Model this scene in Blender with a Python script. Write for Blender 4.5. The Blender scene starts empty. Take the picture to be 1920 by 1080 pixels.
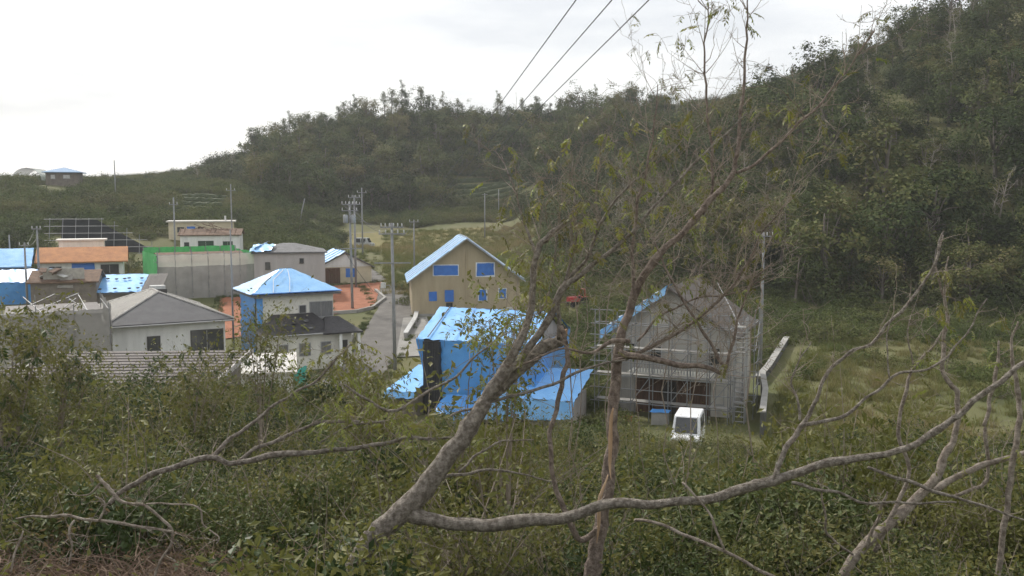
import bpy, bmesh, math, random
import numpy as np
from mathutils import Vector, Matrix, Euler, noise as mnoise
R = math.radians
random.seed(7); rng = np.random.default_rng(11)
SC = bpy.context.scene
COL = SC.collection

# ------------------------------------------------------------------ camera, sky, sun, exposure
EYE = 14.0; FPX = 1700.0; PITCH = math.atan(160/1700)
cam_d = bpy.data.cameras.new('camera'); cam = bpy.data.objects.new('camera', cam_d); COL.objects.link(cam)
cam.location = (0, 0, EYE); cam.rotation_euler = (math.pi/2-PITCH, 0, 0)
cam_d.sensor_width = 36; cam_d.lens = 36*FPX/1920; cam_d.clip_end = 9000; cam_d.clip_start = 0.05
SC.camera = cam
SUN_AZ, SUN_EL = R(-36), R(42)          # azimuth clockwise from +Y: light comes from the left, a little behind the hill
W = bpy.data.worlds.new('World'); SC.world = W; W.use_nodes = True
nt = W.node_tree; nt.nodes.clear()
def wn(t, **k):
    n = nt.nodes.new(t)
    for a, b in k.items(): setattr(n, a, b)
    return n
sky = wn('ShaderNodeTexSky', sky_type='NISHITA', sun_disc=False); sky.sun_elevation = SUN_EL; sky.sun_rotation = SUN_AZ
sky.air_density = 1.2; sky.dust_density = 3.0
skys = wn('ShaderNodeVectorMath', operation='SCALE'); skys.inputs['Scale'].default_value = 0.11
tc = wn('ShaderNodeTexCoord'); mp = wn('ShaderNodeMapping'); mp.inputs['Scale'].default_value = (1.2, 1.2, 5.0)
nz = wn('ShaderNodeTexNoise'); nz.inputs['Scale'].default_value = 2.3; nz.inputs['Detail'].default_value = 7; nz.inputs['Roughness'].default_value = .55
rp = wn('ShaderNodeValToRGB'); rp.color_ramp.elements[0].position = .38; rp.color_ramp.elements[0].color = (.82,.845,.885,1)
rp.color_ramp.elements[1].position = .60; rp.color_ramp.elements[1].color = (1.12,1.12,1.11,1)
mx = wn('ShaderNodeMix', data_type='RGBA'); mx.inputs['Factor'].default_value = .86
bg = wn('ShaderNodeBackground'); bg.inputs['Strength'].default_value = 1.0
wo = wn('ShaderNodeOutputWorld')
L = nt.links.new
L(sky.outputs[0], skys.inputs[0]); L(tc.outputs['Generated'], mp.inputs[0]); L(mp.outputs[0], nz.inputs['Vector']); L(nz.outputs['Fac'], rp.inputs[0])
L(skys.outputs[0], mx.inputs['A']); L(rp.outputs[0], mx.inputs['B']); L(mx.outputs['Result'], bg.inputs['Color']); L(bg.outputs[0], wo.inputs[0])
sd = bpy.data.lights.new('sun', 'SUN'); sd.energy = 3.4; sd.angle = R(5); sd.color = (1, .95, .87)
so = bpy.data.objects.new('sun', sd); COL.objects.link(so)
sv = Vector((math.sin(SUN_AZ)*math.cos(SUN_EL), math.cos(SUN_AZ)*math.cos(SUN_EL), math.sin(SUN_EL)))
so.rotation_euler = sv.to_track_quat('Z', 'Y').to_euler()
SC.view_settings.view_transform = 'Standard'; SC.view_settings.look = 'None'; SC.view_settings.gamma = 1; SC.view_settings.exposure = 0.14
SC.render.engine = 'CYCLES'
SC.cycles.use_denoising = True; SC.cycles.max_bounces = 3; SC.cycles.diffuse_bounces = 2; SC.cycles.glossy_bounces = 1; SC.cycles.transmission_bounces = 2; SC.cycles.volume_bounces = 0; SC.cycles.transparent_max_bounces = 5
SC.cycles.use_adaptive_sampling = True; SC.cycles.adaptive_threshold = .035

# ------------------------------------------------------------------ measuring
SP, CP = math.sin(PITCH), math.cos(PITCH)
def ray(px, py):
    v = (540-py)/FPX
    return Vector(((px-960)/FPX, CP+v*SP, -SP+v*CP))
def at(px, py, Y):
    d = ray(px, py); k = Y/d.y
    return Vector((d.x*k, Y, EYE+d.z*k))
def zp(py, Y): return at(960, py, Y).z

# ------------------------------------------------------------------ materials
MATS = {}
def mat(name, c1, c2=None, scale=3.0, rough=.8, bump=0.0, bscale=None, metal=0.0, spec=.3, coord='Object', detail=5, stretch=None, ramp=(.35,.65), wave=None, wave_amt=.3, alpha=None, trans=0, coat=0):
    if name in MATS: return MATS[name]
    m = bpy.data.materials.new(name); m.use_nodes = True; t = m.node_tree; n = t.nodes; b = n['Principled BSDF']; out = n['Material Output']
    b.inputs['Roughness'].default_value = rough; b.inputs['Metallic'].default_value = metal; b.inputs['Specular IOR Level'].default_value = spec
    c2 = c2 or tuple(v*.75 for v in c1)
    co = n.new('ShaderNodeTexCoord'); ma = n.new('ShaderNodeMapping')
    if stretch: ma.inputs['Scale'].default_value = stretch
    if coord == 'World':
        g = n.new('ShaderNodeNewGeometry'); t.links.new(g.outputs['Position'], ma.inputs[0])
    else: t.links.new(co.outputs[coord], ma.inputs[0])
    z = n.new('ShaderNodeTexNoise'); z.inputs['Scale'].default_value = scale; z.inputs['Detail'].default_value = detail; z.inputs['Roughness'].default_value = .62
    t.links.new(ma.outputs[0], z.inputs['Vector'])
    r = n.new('ShaderNodeValToRGB'); e = r.color_ramp.elements
    e[0].position, e[1].position = ramp; e[0].color = (*c1, 1); e[1].color = (*c2, 1)
    t.links.new(z.outputs['Fac'], r.inputs[0]); t.links.new(r.outputs[0], b.inputs['Base Color'])
    h = None
    if wave:
        wv = n.new('ShaderNodeTexWave'); wv.bands_direction = wave[0]; wv.inputs['Scale'].default_value = wave[1]; wv.inputs['Distortion'].default_value = .4; wv.inputs['Detail'].default_value = 1
        t.links.new(co.outputs['Object'], wv.inputs['Vector']); h = wv.outputs['Fac']
        bm_ = n.new('ShaderNodeBump'); bm_.inputs['Strength'].default_value = wave_amt; bm_.inputs['Distance'].default_value = .05; t.links.new(h, bm_.inputs['Height']); t.links.new(bm_.outputs[0], b.inputs['Normal'])
    elif bump:
        z2 = n.new('ShaderNodeTexNoise'); z2.inputs['Scale'].default_value = bscale or scale*6; z2.inputs['Detail'].default_value = 6
        t.links.new(ma.outputs[0], z2.inputs['Vector'])
        bm_ = n.new('ShaderNodeBump'); bm_.inputs['Strength'].default_value = bump; bm_.inputs['Distance'].default_value = .03; t.links.new(z2.outputs['Fac'], bm_.inputs['Height']); t.links.new(bm_.outputs[0], b.inputs['Normal'])
    if coat: b.inputs['Coat Weight'].default_value = coat; b.inputs['Coat Roughness'].default_value = .22; b.inputs['Coat IOR'].default_value = 1.6
    if alpha is not None:
        tr = n.new('ShaderNodeBsdfTransparent'); ms = n.new('ShaderNodeMixShader'); ms.inputs[0].default_value = alpha
        t.links.new(tr.outputs[0], ms.inputs[1]); t.links.new(b.outputs[0], ms.inputs[2]); t.links.new(ms.outputs[0], out.inputs[0])
    if trans:
        tl = n.new('ShaderNodeBsdfTranslucent'); ms = n.new('ShaderNodeMixShader'); ms.inputs[0].default_value = trans
        t.links.new(r.outputs[0], tl.inputs[0]); t.links.new(b.outputs[0], ms.inputs[1]); t.links.new(tl.outputs[0], ms.inputs[2]); t.links.new(ms.outputs[0], out.inputs[0])
    MATS[name] = m; return m
def leaf_mat(name, cols, rough=.55, patch=.08, trans=.28, spec=.25, gain=1.3, orand=.3):
    """cols: list of colours picked at random per leaf, mixed with patches that follow the place"""
    m = bpy.data.materials.new(name); m.use_nodes = True; t = m.node_tree; n = t.nodes; b = n['Principled BSDF']; out = n['Material Output']
    b.inputs['Roughness'].default_value = rough; b.inputs['Specular IOR Level'].default_value = spec
    g = n.new('ShaderNodeNewGeometry'); oi = n.new('ShaderNodeObjectInfo')
    z = n.new('ShaderNodeTexNoise'); z.inputs['Scale'].default_value = patch; z.inputs['Detail'].default_value = 3
    t.links.new(g.outputs['Position'], z.inputs['Vector'])
    a = n.new('ShaderNodeMath'); a.operation = 'MULTIPLY_ADD'; a.inputs[1].default_value = .38; t.links.new(g.outputs['Random Per Island'], a.inputs[0])
    a2 = n.new('ShaderNodeMath'); a2.operation = 'MULTIPLY_ADD'; a2.inputs[1].default_value = orand; t.links.new(oi.outputs['Random'], a2.inputs[0])
    a3 = n.new('ShaderNodeMath'); a3.operation = 'MULTIPLY_ADD'; a3.inputs[1].default_value = gain; a3.inputs[2].default_value = .31-gain*.5-orand*.5; t.links.new(z.outputs['Fac'], a3.inputs[0])
    t.links.new(a3.outputs[0], a2.inputs[2]); t.links.new(a2.outputs[0], a.inputs[2])
    r = n.new('ShaderNodeValToRGB'); cr = r.color_ramp
    while len(cr.elements) < len(cols): cr.elements.new(.5)
    for i, c in enumerate(cols): cr.elements[i].position = i/(len(cols)-1); cr.elements[i].color = (*c, 1)
    t.links.new(a.outputs[0], r.inputs[0]); t.links.new(r.outputs[0], b.inputs['Base Color'])
    tl = n.new('ShaderNodeBsdfTranslucent'); ms = n.new('ShaderNodeMixShader'); ms.inputs[0].default_value = trans
    t.links.new(r.outputs[0], tl.inputs[0]); t.links.new(b.outputs[0], ms.inputs[1]); t.links.new(tl.outputs[0], ms.inputs[2]); t.links.new(ms.outputs[0], out.inputs[0])
    MATS[name] = m; return m
WHITE = mat('white_wall', (.82,.82,.80), (.62,.62,.60), scale=1.6, bump=.1, stretch=(1,1,.22), ramp=(.3,.75))
OFFW = mat('offwhite_wall', (.78,.76,.69), (.58,.56,.50), scale=1.6, bump=.1, stretch=(1,1,.22), ramp=(.3,.75))
DULLW = mat('dull_plaster', (.46,.44,.40), (.30,.285,.26), scale=1.8, bump=.2, stretch=(1,1,.25), ramp=(.3,.7))
TAN = mat('tan_wall', (.43,.36,.245), (.33,.275,.185), scale=1.5, bump=.15, stretch=(1,1,.2), ramp=(.3,.75))
GREYW = mat('greybeige_wall', (.47,.44,.42), (.36,.335,.32), scale=1.4, stretch=(1,1,.25), ramp=(.3,.75))
CREAM = mat('cream_wall', (.60,.53,.38), (.50,.44,.32), scale=.8)
BROWNW = mat('weathered_wall', (.22,.19,.16), (.15,.13,.11), scale=1.4)
SLATE = mat('slate_roof', (.105,.105,.11), (.075,.075,.08), scale=1.2, rough=.75, wave=('Z', 9.0), wave_amt=.25)
SLATE_SUNLIT = mat('sunlit_slate_roof', (.50,.48,.44), (.40,.38,.35), scale=1.2, rough=.6)  # lit copy of the slate: glare of the sun put into the colour
DARKTILE = mat('dark_tile', (.035,.033,.036), (.055,.052,.055), scale=1.5, rough=.5, wave=('X', 5.5), wave_amt=.6)
GREYTILE = mat('grey_tile', (.17,.17,.175), (.11,.11,.115), scale=1.3, rough=.7, wave=('X', 5.0), wave_amt=.5)
ORANGETILE = mat('orange_tile', (.50,.235,.10), (.38,.17,.08), scale=1.2, rough=.8, wave=('X', 5.0), wave_amt=.5)
BATTEN = mat('roof_batten', (.20,.13,.09), (.11,.075,.055), scale=2.5, rough=.9)
CORR = mat('corrugated', (.075,.062,.058), (.05,.042,.04), scale=1.3, rough=.6, stretch=(.3,1,1))
PALEROOF = mat('pale_metal_roof', (.62,.60,.55), (.50,.47,.43), scale=1.0, rough=.5)
TARP = mat('blue_tarp', (.085,.30,.70), (.11,.36,.78), scale=.8, rough=.42, spec=.5, bump=.12, bscale=5)
TARPL = mat('light_blue_tarp', (.20,.47,.84), (.29,.57,.88), scale=.8, rough=.35, spec=.6, bump=.10, bscale=5, coat=.40)
TARPD = mat('deep_blue_tarp', (.035,.145,.50), (.05,.19,.58), scale=1.5, rough=.5, spec=.4, bump=.3, bscale=4)
TARPM = mat('matte_light_tarp', (.17,.42,.80), (.25,.51,.85), scale=.8, rough=.6, spec=.25, bump=.12, bscale=5)
WTAPE = mat('white_tape', (.75,.77,.80), (.65,.68,.72), scale=2)
BLACKP = mat('charcoal_siding', (.035,.036,.040), (.05,.05,.055), scale=2, rough=.6)
GLASS = mat('window_glass', (.035,.038,.042), (.055,.058,.06), scale=1.5, rough=.12, spec=.6)
CURTAIN = mat('curtained_glass', (.20,.20,.20), (.13,.13,.135), scale=3, rough=.3, spec=.5, stretch=(4,4,.5))
FRAME = mat('alu_frame', (.42,.42,.42), (.34,.34,.34), rough=.5, metal=.2)
DFRAME = mat('dark_frame', (.07,.065,.06), rough=.5)
STEEL = mat('galvanised_pipe', (.30,.305,.31), (.19,.195,.20), scale=6, rough=.5, metal=.35)
CONC = mat('concrete', (.36,.35,.33), (.25,.245,.23), scale=.9, rough=.9, bump=.2)
POLE = mat('pole_concrete', (.30,.305,.31), (.23,.235,.24), scale=1.5, rough=.85)
WIRE = mat('cable', (.05,.05,.055), rough=.6)
CERAM = mat('ceramic', (.62,.62,.60), rough=.35)
TRANSF = mat('transformer_paint', (.36,.38,.40), rough=.5)
GREENM = mat('green_mesh', (.07,.40,.12), (.11,.50,.16), scale=1.5, rough=.8)
NETM = mat('grey_net', (.36,.345,.325), (.28,.27,.255), scale=.8, rough=.9, alpha=.80)
NET_LIT = mat('lit_net', (.80,.78,.68), (.68,.66,.58), scale=.8, rough=.9, alpha=.72)  # lit copy of the grey net, cream daylight painted into its colour
BLACKN = mat('black_net', (.018,.02,.022), (.03,.032,.034), scale=1, rough=.9)
TERRA = mat('terracotta_soil', (.34,.14,.08), (.24,.095,.05), scale=1.1, rough=.95, coord='World', bump=.5, detail=9)
ASPH = mat('asphalt', (.115,.108,.10), (.175,.165,.152), scale=.45, rough=.95, coord='World', bump=.2, bscale=9)
GRAVEL = mat('gravel_lot', (.30,.29,.27), (.24,.23,.21), scale=.8, rough=.95, coord='World', bump=.3)
WOODB = mat('brown_boards', (.15,.09,.06), (.09,.055,.04), scale=2, rough=.85, stretch=(5,5,.6))
PLANK = mat('scaffold_plank', (.34,.33,.31), (.25,.24,.22), scale=3, rough=.7)
BARK = mat('grey_bark', (.13,.11,.09), (.38,.34,.295), scale=20, rough=.95, bump=1.0, bscale=75, coord='World', stretch=(1,1,1), ramp=(.40,.72))
BARKR = mat('reddish_bark', (.12,.092,.076), (.31,.25,.21), scale=18, rough=.9, bump=1.0, bscale=60, coord='World', stretch=(1,1,.8), ramp=(.38,.70))
BARKP = mat('pale_dry_bark', (.15,.12,.095), (.38,.33,.28), scale=15, rough=.95, bump=.9, bscale=70, coord='World', ramp=(.36,.68))
RAWWOOD = mat('torn_wood', (.30,.19,.11), (.45,.32,.21), scale=9, rough=.85, coord='World', stretch=(1,1,.2))
TWIGM = mat('twig', (.19,.155,.12), (.30,.25,.205), scale=6, rough=.9, coord='World')
DEADM = mat('dead_twig', (.13,.085,.06), (.22,.16,.12), scale=5, rough=.95, coord='World')
FARBARK = mat('far_bark', (.20,.175,.15), (.11,.09,.075), scale=1.0, rough=.9, coord='World')
PALEBARK = mat('bleached_bark', (.36,.32,.275), (.24,.21,.175), scale=1.0, rough=.9, coord='World')
RED = mat('red_paint', (.45,.03,.03), (.38,.025,.025), rough=.4, spec=.5)
CARW = mat('white_car_paint', (.78,.79,.80), (.74,.75,.76), rough=.25, spec=.6)
CARG = mat('silver_car_paint', (.42,.44,.45), rough=.3, spec=.6)
RUBBER = mat('rubber', (.02,.02,.02), rough=.9)
TEAL = mat('teal_sheet', (.03,.28,.24), (.04,.33,.28), rough=.5)
LEAF_NEAR = leaf_mat('shrub_leaf', [(.024,.040,.012),(.046,.070,.020),(.076,.100,.030),(.112,.128,.042),(.165,.150,.060)], patch=.35, rough=.55, spec=.22, gain=2.0, trans=.2)
LEAF_VINE = leaf_mat('vine_leaf', [(.035,.058,.018),(.055,.082,.024),(.085,.11,.035)], patch=.6, rough=.45)
LEAF_YEL = leaf_mat('yellowing_leaf', [(.12,.16,.032),(.18,.22,.045),(.24,.26,.06),(.25,.20,.06)], patch=.6, trans=.4)
LEAF_OLIVE = leaf_mat('olive_leaf', [(.094,.106,.027),(.144,.147,.040),(.188,.169,.053)], patch=.5, trans=.35)
LEAF_FAR = leaf_mat('wood_leaf', [(.020,.032,.011),(.038,.054,.017),(.060,.078,.024),(.092,.103,.034),(.135,.118,.055)], patch=.05, rough=.75, trans=.15, gain=1.9, spec=.1)
LEAF_SLOPE = leaf_mat('slope_leaf', [(.055,.080,.026),(.085,.112,.034),(.12,.135,.045),(.17,.155,.065)], patch=.05, rough=.8, trans=.15, gain=1.8, spec=.1)
LEAF_TREE = leaf_mat('tree_leaf', [(.026,.042,.014),(.052,.073,.022),(.085,.108,.032),(.135,.142,.048),(.18,.15,.07)], patch=.06, rough=.75, trans=.15, gain=1.2, spec=.1, orand=.7)
LEAF_DRY = leaf_mat('dry_leaf', [(.111,.078,.046),(.163,.114,.065),(.195,.150,.081)], patch=.3, rough=.8)
GRASS_M = leaf_mat('grass_blade', [(.085,.115,.032),(.135,.16,.046),(.20,.19,.068),(.28,.225,.11)], patch=.06, rough=.8, trans=.25, gain=2.2)

# ------------------------------------------------------------------ object helpers
def tag(o, label=None, cat=None, group=None, kind=None):
    for k, v in (('label',label),('category',cat),('group',group),('kind',kind)):
        if v: o[k] = v
    return o
def link(o, parent=None):
    COL.objects.link(o)
    if parent is not None: o.parent = parent
    return o
def empty(name, loc=(0,0,0), rz=0, parent=None):
    o = bpy.data.objects.new(name, None); o.location = loc; o.rotation_euler = (0,0,rz); o.empty_display_size = .2
    return link(o, parent)
class MB:
    def __init__(s): s.v = []; s.f = []; s.mi = []
    def quad(s, *p, mi=0):
        i = len(s.v); s.v += [tuple(q) for q in p]; s.f.append(tuple(range(i, i+len(p)))); s.mi.append(mi); return s
    def box(s, x0,x1,y0,y1,z0,z1, mi=0, M=None):
        i = len(s.v); P = [(x,y,z) for z in (z0,z1) for (x,y) in ((x0,y0),(x1,y0),(x1,y1),(x0,y1))]
        if M is not None: P = [tuple(M @ Vector(p)) for p in P]
        s.v += P
        for f in ((3,2,1,0),(4,5,6,7),(0,1,5,4),(1,2,6,5),(2,3,7,6),(3,0,4,7)): s.f.append(tuple(i+k for k in f)); s.mi.append(mi)
        return s
    def prism(s, bottom, top, mi=0):
        """two loops of the same length, bottom seen from below is ccw when top is ccw from above"""
        i = len(s.v); n = len(bottom); s.v += [tuple(p) for p in bottom]+[tuple(p) for p in top]
        s.f.append(tuple(i+k for k in reversed(range(n)))); s.f.append(tuple(i+n+k for k in range(n))); s.mi += [mi]*2
        for k in range(n): s.f.append((i+k, i+(k+1)%n, i+n+(k+1)%n, i+n+k)); s.mi.append(mi)
        return s
    def tube(s, pts, rad, n=6, mi=0, cap=True):
        pts = [Vector(p) for p in pts]; i0 = len(s.v); up = None
        for k, p in enumerate(pts):
            d = (pts[min(k+1,len(pts)-1)]-pts[max(k-1,0)]).normalized()
            if up is None:
                up = d.orthogonal().normalized()
            up = (up-d*up.dot(d)).normalized(); w = d.cross(up)
            for j in range(n):
                a = 2*math.pi*j/n; s.v.append(tuple(p+(up*math.cos(a)+w*math.sin(a))*rad[k]))
        for k in range(len(pts)-1):
            for j in range(n):
                a = i0+k*n+j; b = i0+k*n+(j+1)%n; s.f.append((a, b, b+n, a+n)); s.mi.append(mi)
        if cap:
            s.f.append(tuple(i0+j for j in reversed(range(n)))); e = i0+(len(pts)-1)*n; s.f.append(tuple(e+j for j in range(n))); s.mi += [mi]*2
        return s
    def mesh(s, name, mats, smooth=False):
        me = bpy.data.meshes.new(name); me.from_pydata(s.v, [], s.f)
        for m in (mats if isinstance(mats, (list,tuple)) else [mats]): me.materials.append(m)
        if any(s.mi): me.polygons.foreach_set('material_index', s.mi)
        if smooth: me.polygons.foreach_set('use_smooth', [True]*len(me.polygons))
        me.update(); return me
    def build(s, name, mats, parent=None, smooth=False):
        return link(bpy.data.objects.new(name, s.mesh(name, mats, smooth)), parent)
UNIT_PIPE = {}
def pipe(parent, a, b, r, m=None, name='pole'):
    """a pipe between two local points: one shared mesh, scaled"""
    m = m or STEEL
    if m.name not in UNIT_PIPE: UNIT_PIPE[m.name] = MB().tube([(0,0,0),(0,0,1)], [1,1], n=7).mesh('pipe', m, True)
    a = Vector(a); b = Vector(b); d = b-a
    o = bpy.data.objects.new(name, UNIT_PIPE[m.name]); o.location = a; o.rotation_mode = 'QUATERNION'; o.rotation_quaternion = d.to_track_quat('Z','Y'); o.scale = (r, r, d.length)
    return link(o, parent)
def nz3(x, y, z=0.0): return mnoise.noise(Vector((x, y, z)))

# ------------------------------------------------------------------ terrain
NEARL = [(-60,14.5),(-6,12.9),(0,12.1),(4,10.5),(9,8.75),(20,6.7),(30,5.6),(38,4.5),(46,2.2),(54,.6),(62,.1)]
NEARC = [(-60,14.5),(-6,12.9),(0,12.1),(4,10.5),(9,8.75),(20,6.6),(30,4.9),(38,3.2),(46,1.2),(53,.2),(62,0)]
NEARR = [(-60,14.5),(-6,12.9),(0,12.1),(4,10.5),(9,8.7),(20,6.0),(30,3.7),(38,2.1),(46,.9),(56,.2),(64,.3)]
COLS = [
 (-700, NEARL+[(75,1.5),(110,6),(150,13),(200,19),(300,21),(3000,22)]),
 (0,    NEARL+[(75,1.0),(92,3.0),(110,4.6),(125,5.5),(160,12),(205,18.5),(260,19),(3000,18)]),
 (350,  NEARL+[(75,.4),(92,1.8),(110,3.3),(135,5.4),(160,9.5),(210,16.5),(265,zp(337,265)),(3000,20)]),
 (500,  NEARL+[(75,.2),(97,1.8),(115,3.0),(150,5.8),(200,13.5),(270,zp(302,270)),(360,30),(3000,30)]),
 (620,  NEARL+[(75,0),(97,1.9),(115,2.8),(150,4.8),(195,7.8),(230,16),(280,zp(248,280)),(370,36),(3000,34)]),
 (760,  NEARC+[(75,0),(97,2.0),(115,2.7),(150,4.6),(200,7.0),(228,11),(285,zp(236,285)),(380,38),(3000,36)]),
 (950,  NEARC+[(75,0),(97,2.0),(115,2.8),(150,4.6),(190,7.2),(222,12),(290,zp(232,290)),(390,40),(3000,38)]),
 (1130, NEARC+[(75,0),(97,1.4),(112,2.6),(135,6),(200,19),(285,zp(226,285)),(400,44),(3000,44)]),
 (1350, NEARR+[(75,.3),(97,1.0),(112,2.4),(135,10),(180,23),(230,zp(218,230)),(330,48),(3000,52)]),
 (1500, NEARR+[(75,.4),(97,1.4),(108,2.6),(130,13),(160,26),(195,zp(170,195)),(300,54),(3000,60)]),
 (1700, NEARR+[(75,.5),(95,1.5),(104,2.8),(125,15),(150,30),(172,zp(90,172)),(280,60),(3000,70)]),
 (1920, NEARR+[(75,.6),(88,1.2),(98,3.0),(118,18),(140,34),(160,48),(280,75),(3000,80)]),
 (2700, NEARR+[(70,.8),(82,2.0),(95,6.0),(118,24),(140,42),(160,54),(280,80),(3000,85)]),
]
CX = np.array([c[0] for c in COLS], float)
def g_raw(x, y):
    c = 960+FPX*x/max(y, 30.0)
    zs = [np.interp(y, *zip(*p)) for _, p in COLS]
    z = float(np.interp(c, CX, zs))
    a = .25+min(1.0, max(0, (y-125)/60))*1.6
    if y > 64 and y < 120 and c < 1300: a = .03
    return z+a*nz3(x*.045, y*.045, 3.3)+.25*a*nz3(x*.16, y*.16, 9.1)
def axis(lo, hi, step, ext):
    a = list(np.arange(lo, hi+.01, step)); s = step; v = hi
    while v < ext: s *= 1.35; v += s; a.append(v)
    s = step; v = lo; b = []
    while v > -ext: s *= 1.35; v -= s; b.append(v)
    return np.array(b[::-1]+a)
XA = axis(-150, 130, 2.0, 1000); YA = axis(-30, 330, 2.0, 1000)
GZ = np.array([[g_raw(x, y) for x in XA] for y in YA])
def gz(x, y):
    i = min(max(int(np.searchsorted(XA, x))-1, 0), len(XA)-2); j = min(max(int(np.searchsorted(YA, y))-1, 0), len(YA)-2)
    fx = (x-XA[i])/(XA[i+1]-XA[i]); fy = (y-YA[j])/(YA[j+1]-YA[j])
    return float(GZ[j,i]*(1-fx)*(1-fy)+GZ[j,i+1]*fx*(1-fy)+GZ[j+1,i]*(1-fx)*fy+GZ[j+1,i+1]*fx*fy)
nx, ny = len(XA), len(YA)
me = bpy.data.meshes.new('ground')
me.from_pydata([(float(XA[i]), float(YA[j]), float(GZ[j,i])) for j in range(ny) for i in range(nx)], [],
               [(j*nx+i, j*nx+i+1, (j+1)*nx+i+1, (j+1)*nx+i) for j in range(ny-1) for i in range(nx-1)])
me.polygons.foreach_set('use_smooth', [True]*len(me.polygons))
def ground_mat():
    m = mat('grassy_ground', (.085,.095,.033), (.125,.118,.05), scale=.09, rough=.95, coord='World', bump=.6, bscale=2.5, detail=9, ramp=(.38,.62)); return m
me.materials.append(ground_mat())
tag(link(bpy.data.objects.new('ground', me)), 'grassy valley floor and hillsides rising round the village', kind='structure')

def ribbon(name, pts, width, m, lift=.05, label=None, step=1.5):
    """a strip laid over the ground along world points (x, y)"""
    P = [Vector((p[0], p[1], 0)) for p in pts]; Q = []
    for i in range(len(P)-1):
        p0, p1, p2, p3 = P[max(i-1,0)], P[i], P[i+1], P[min(i+2,len(P)-1)]
        n = max(2, int((p2-p1).length/step))
        for k in range(n):
            t = k/n; Q.append(.5*((2*p1)+(p2-p0)*t+(2*p0-5*p1+4*p2-p3)*t*t+(3*p1-p0-3*p2+p3)*t**3))
    Q.append(P[-1]); b = MB(); rows = []
    for i, q in enumerate(Q):
        d = (Q[min(i+1,len(Q)-1)]-Q[max(i-1,0)]).normalized(); s = Vector((d.y, -d.x, 0)); w = width*(1+.08*nz3(i*.3, 1.7))
        row = []
        for t in (-.5,-.25,0,.25,.5):
            x, y = q.x+s.x*w*t, q.y+s.y*w*t; row.append(len(b.v)); b.v.append((x, y, gz(x, y)+lift))
        rows.append(row)
    for r0, r1 in zip(rows, rows[1:]):
        for k in range(4): b.f.append((r0[k], r0[k+1], r1[k+1], r1[k])); b.mi.append(0)
    o = b.build(name, m, smooth=True); return tag(o, label, kind='structure')
def sheet(name, poly, m, lift, label, n=14):
    """a sheet over the ground between four corners (px, py are not used: world x, y)"""
    A, B, C, D = [Vector((p[0], p[1], 0)) for p in poly]; b = MB()
    for j in range(n+1):
        for i in range(n+1):
            s, t = i/n, j/n; q = (A*(1-s)+B*s)*(1-t)+(D*(1-s)+C*s)*t
            b.v.append((q.x, q.y, gz(q.x, q.y)+lift))
    for j in range(n):
        for i in range(n): b.f.append((j*(n+1)+i, j*(n+1)+i+1, (j+1)*(n+1)+i+1, (j+1)*(n+1)+i)); b.mi.append(0)
    return tag(b.build(name, m, smooth=True), label, kind='structure')
def gxy(px, py):
    """where a sight line meets the ground"""
    d = ray(px, py); lo = 5.0
    for k in range(1200):
        y = 20+k*.25; p = Vector((d.x*y/d.y, y, EYE+d.z*y/d.y))
        if p.z < gz(p.x, p.y): return (p.x, y)
    return (d.x*200/d.y, 200)
ribbon('road', [(-14.5,50),(-13.6,60),(-13.0,70),(-12.3,80),(-12.6,92),(-13.3,104),(-17,118),(-24,138),(-33,160),(-36,178),(-30,192)], 4.2, ASPH, .07, 'worn grey asphalt lane climbing through the village')
sheet('dirt_yard', [gxy(620,592), gxy(700,580), gxy(716,530), gxy(618,538)], TERRA, .10, 'bare terracotta soil yard beside the lane')
sheet('dirt_yard', [gxy(405,640), gxy(470,630), gxy(470,556), gxy(412,560)], TERRA, .10, 'bare terracotta soil strip between white houses')
sheet('gravel_lot', [gxy(742,672), gxy(830,668), gxy(800,596), gxy(756,598)], GRAVEL, .10, 'pale gravel parking lot below the tan house')
sheet('dry_field', [gxy(575,462), gxy(930,455), gxy(900,428), gxy(600,436)], mat('dry_grass', (.21,.175,.075), (.15,.14,.055), scale=.25, rough=1, coord='World', bump=.5, bscale=3), .10, 'dry yellow grass field at the foot of the hill', n=24)

# ------------------------------------------------------------------ sheets, windows, houses
def tarp(name, c, m, parent=None, nx=22, ny=16, amp=.06, seed=0.0, sag=0.0, freq=1.1, back=.0, label=None):
    if name in ('tarp','wall_tarp') and nx >= 16: nx, ny = int(nx*1.8), int(ny*1.8)
    """a crumpled sheet between four corners (a,b,c,d around)"""
    A, B, C, D = [Vector(p) for p in c]; n = (B-A).cross(D-A).normalized(); b = MB()
    for j in range(ny+1):
        for i in range(nx+1):
            s, t = i/nx, j/ny; q = (A*(1-s)+B*s)*(1-t)+(D*(1-s)+C*s)*t
            u = (B-A).length*s; v = (D-A).length*t
            w = nz3(u*freq*.5+seed, v*freq*.25, seed)*.7+(1-2*abs(nz3(u*freq*1.1+.5*v, v*freq*.35+seed, 5+seed)))*.35+(1-2*abs(nz3(u*freq*.5-.7*v, v*freq*1.2+seed, 9+seed)))*.22-.3
            q = q+n*(amp*w+back)-Vector((0,0,1))*sag*math.sin(math.pi*s)*(.5+.5*abs(nz3(s*7+seed, 2.2)))*t
            if j in (0, ny) or i in (0, nx): q = q+Vector((nz3(u*2, v*2, seed), nz3(u*2, v*2, seed+4), nz3(u*2,v*2,seed+8)))*amp*1.2
            b.v.append(tuple(q))
    for j in range(ny):
        for i in range(nx): b.f.append((j*(nx+1)+i, j*(nx+1)+i+1, (j+1)*(nx+1)+i+1, (j+1)*(nx+1)+i)); b.mi.append(0)
    o = b.build(name, m, parent, smooth=True)
    if label: o['label'] = label
    return o
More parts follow.
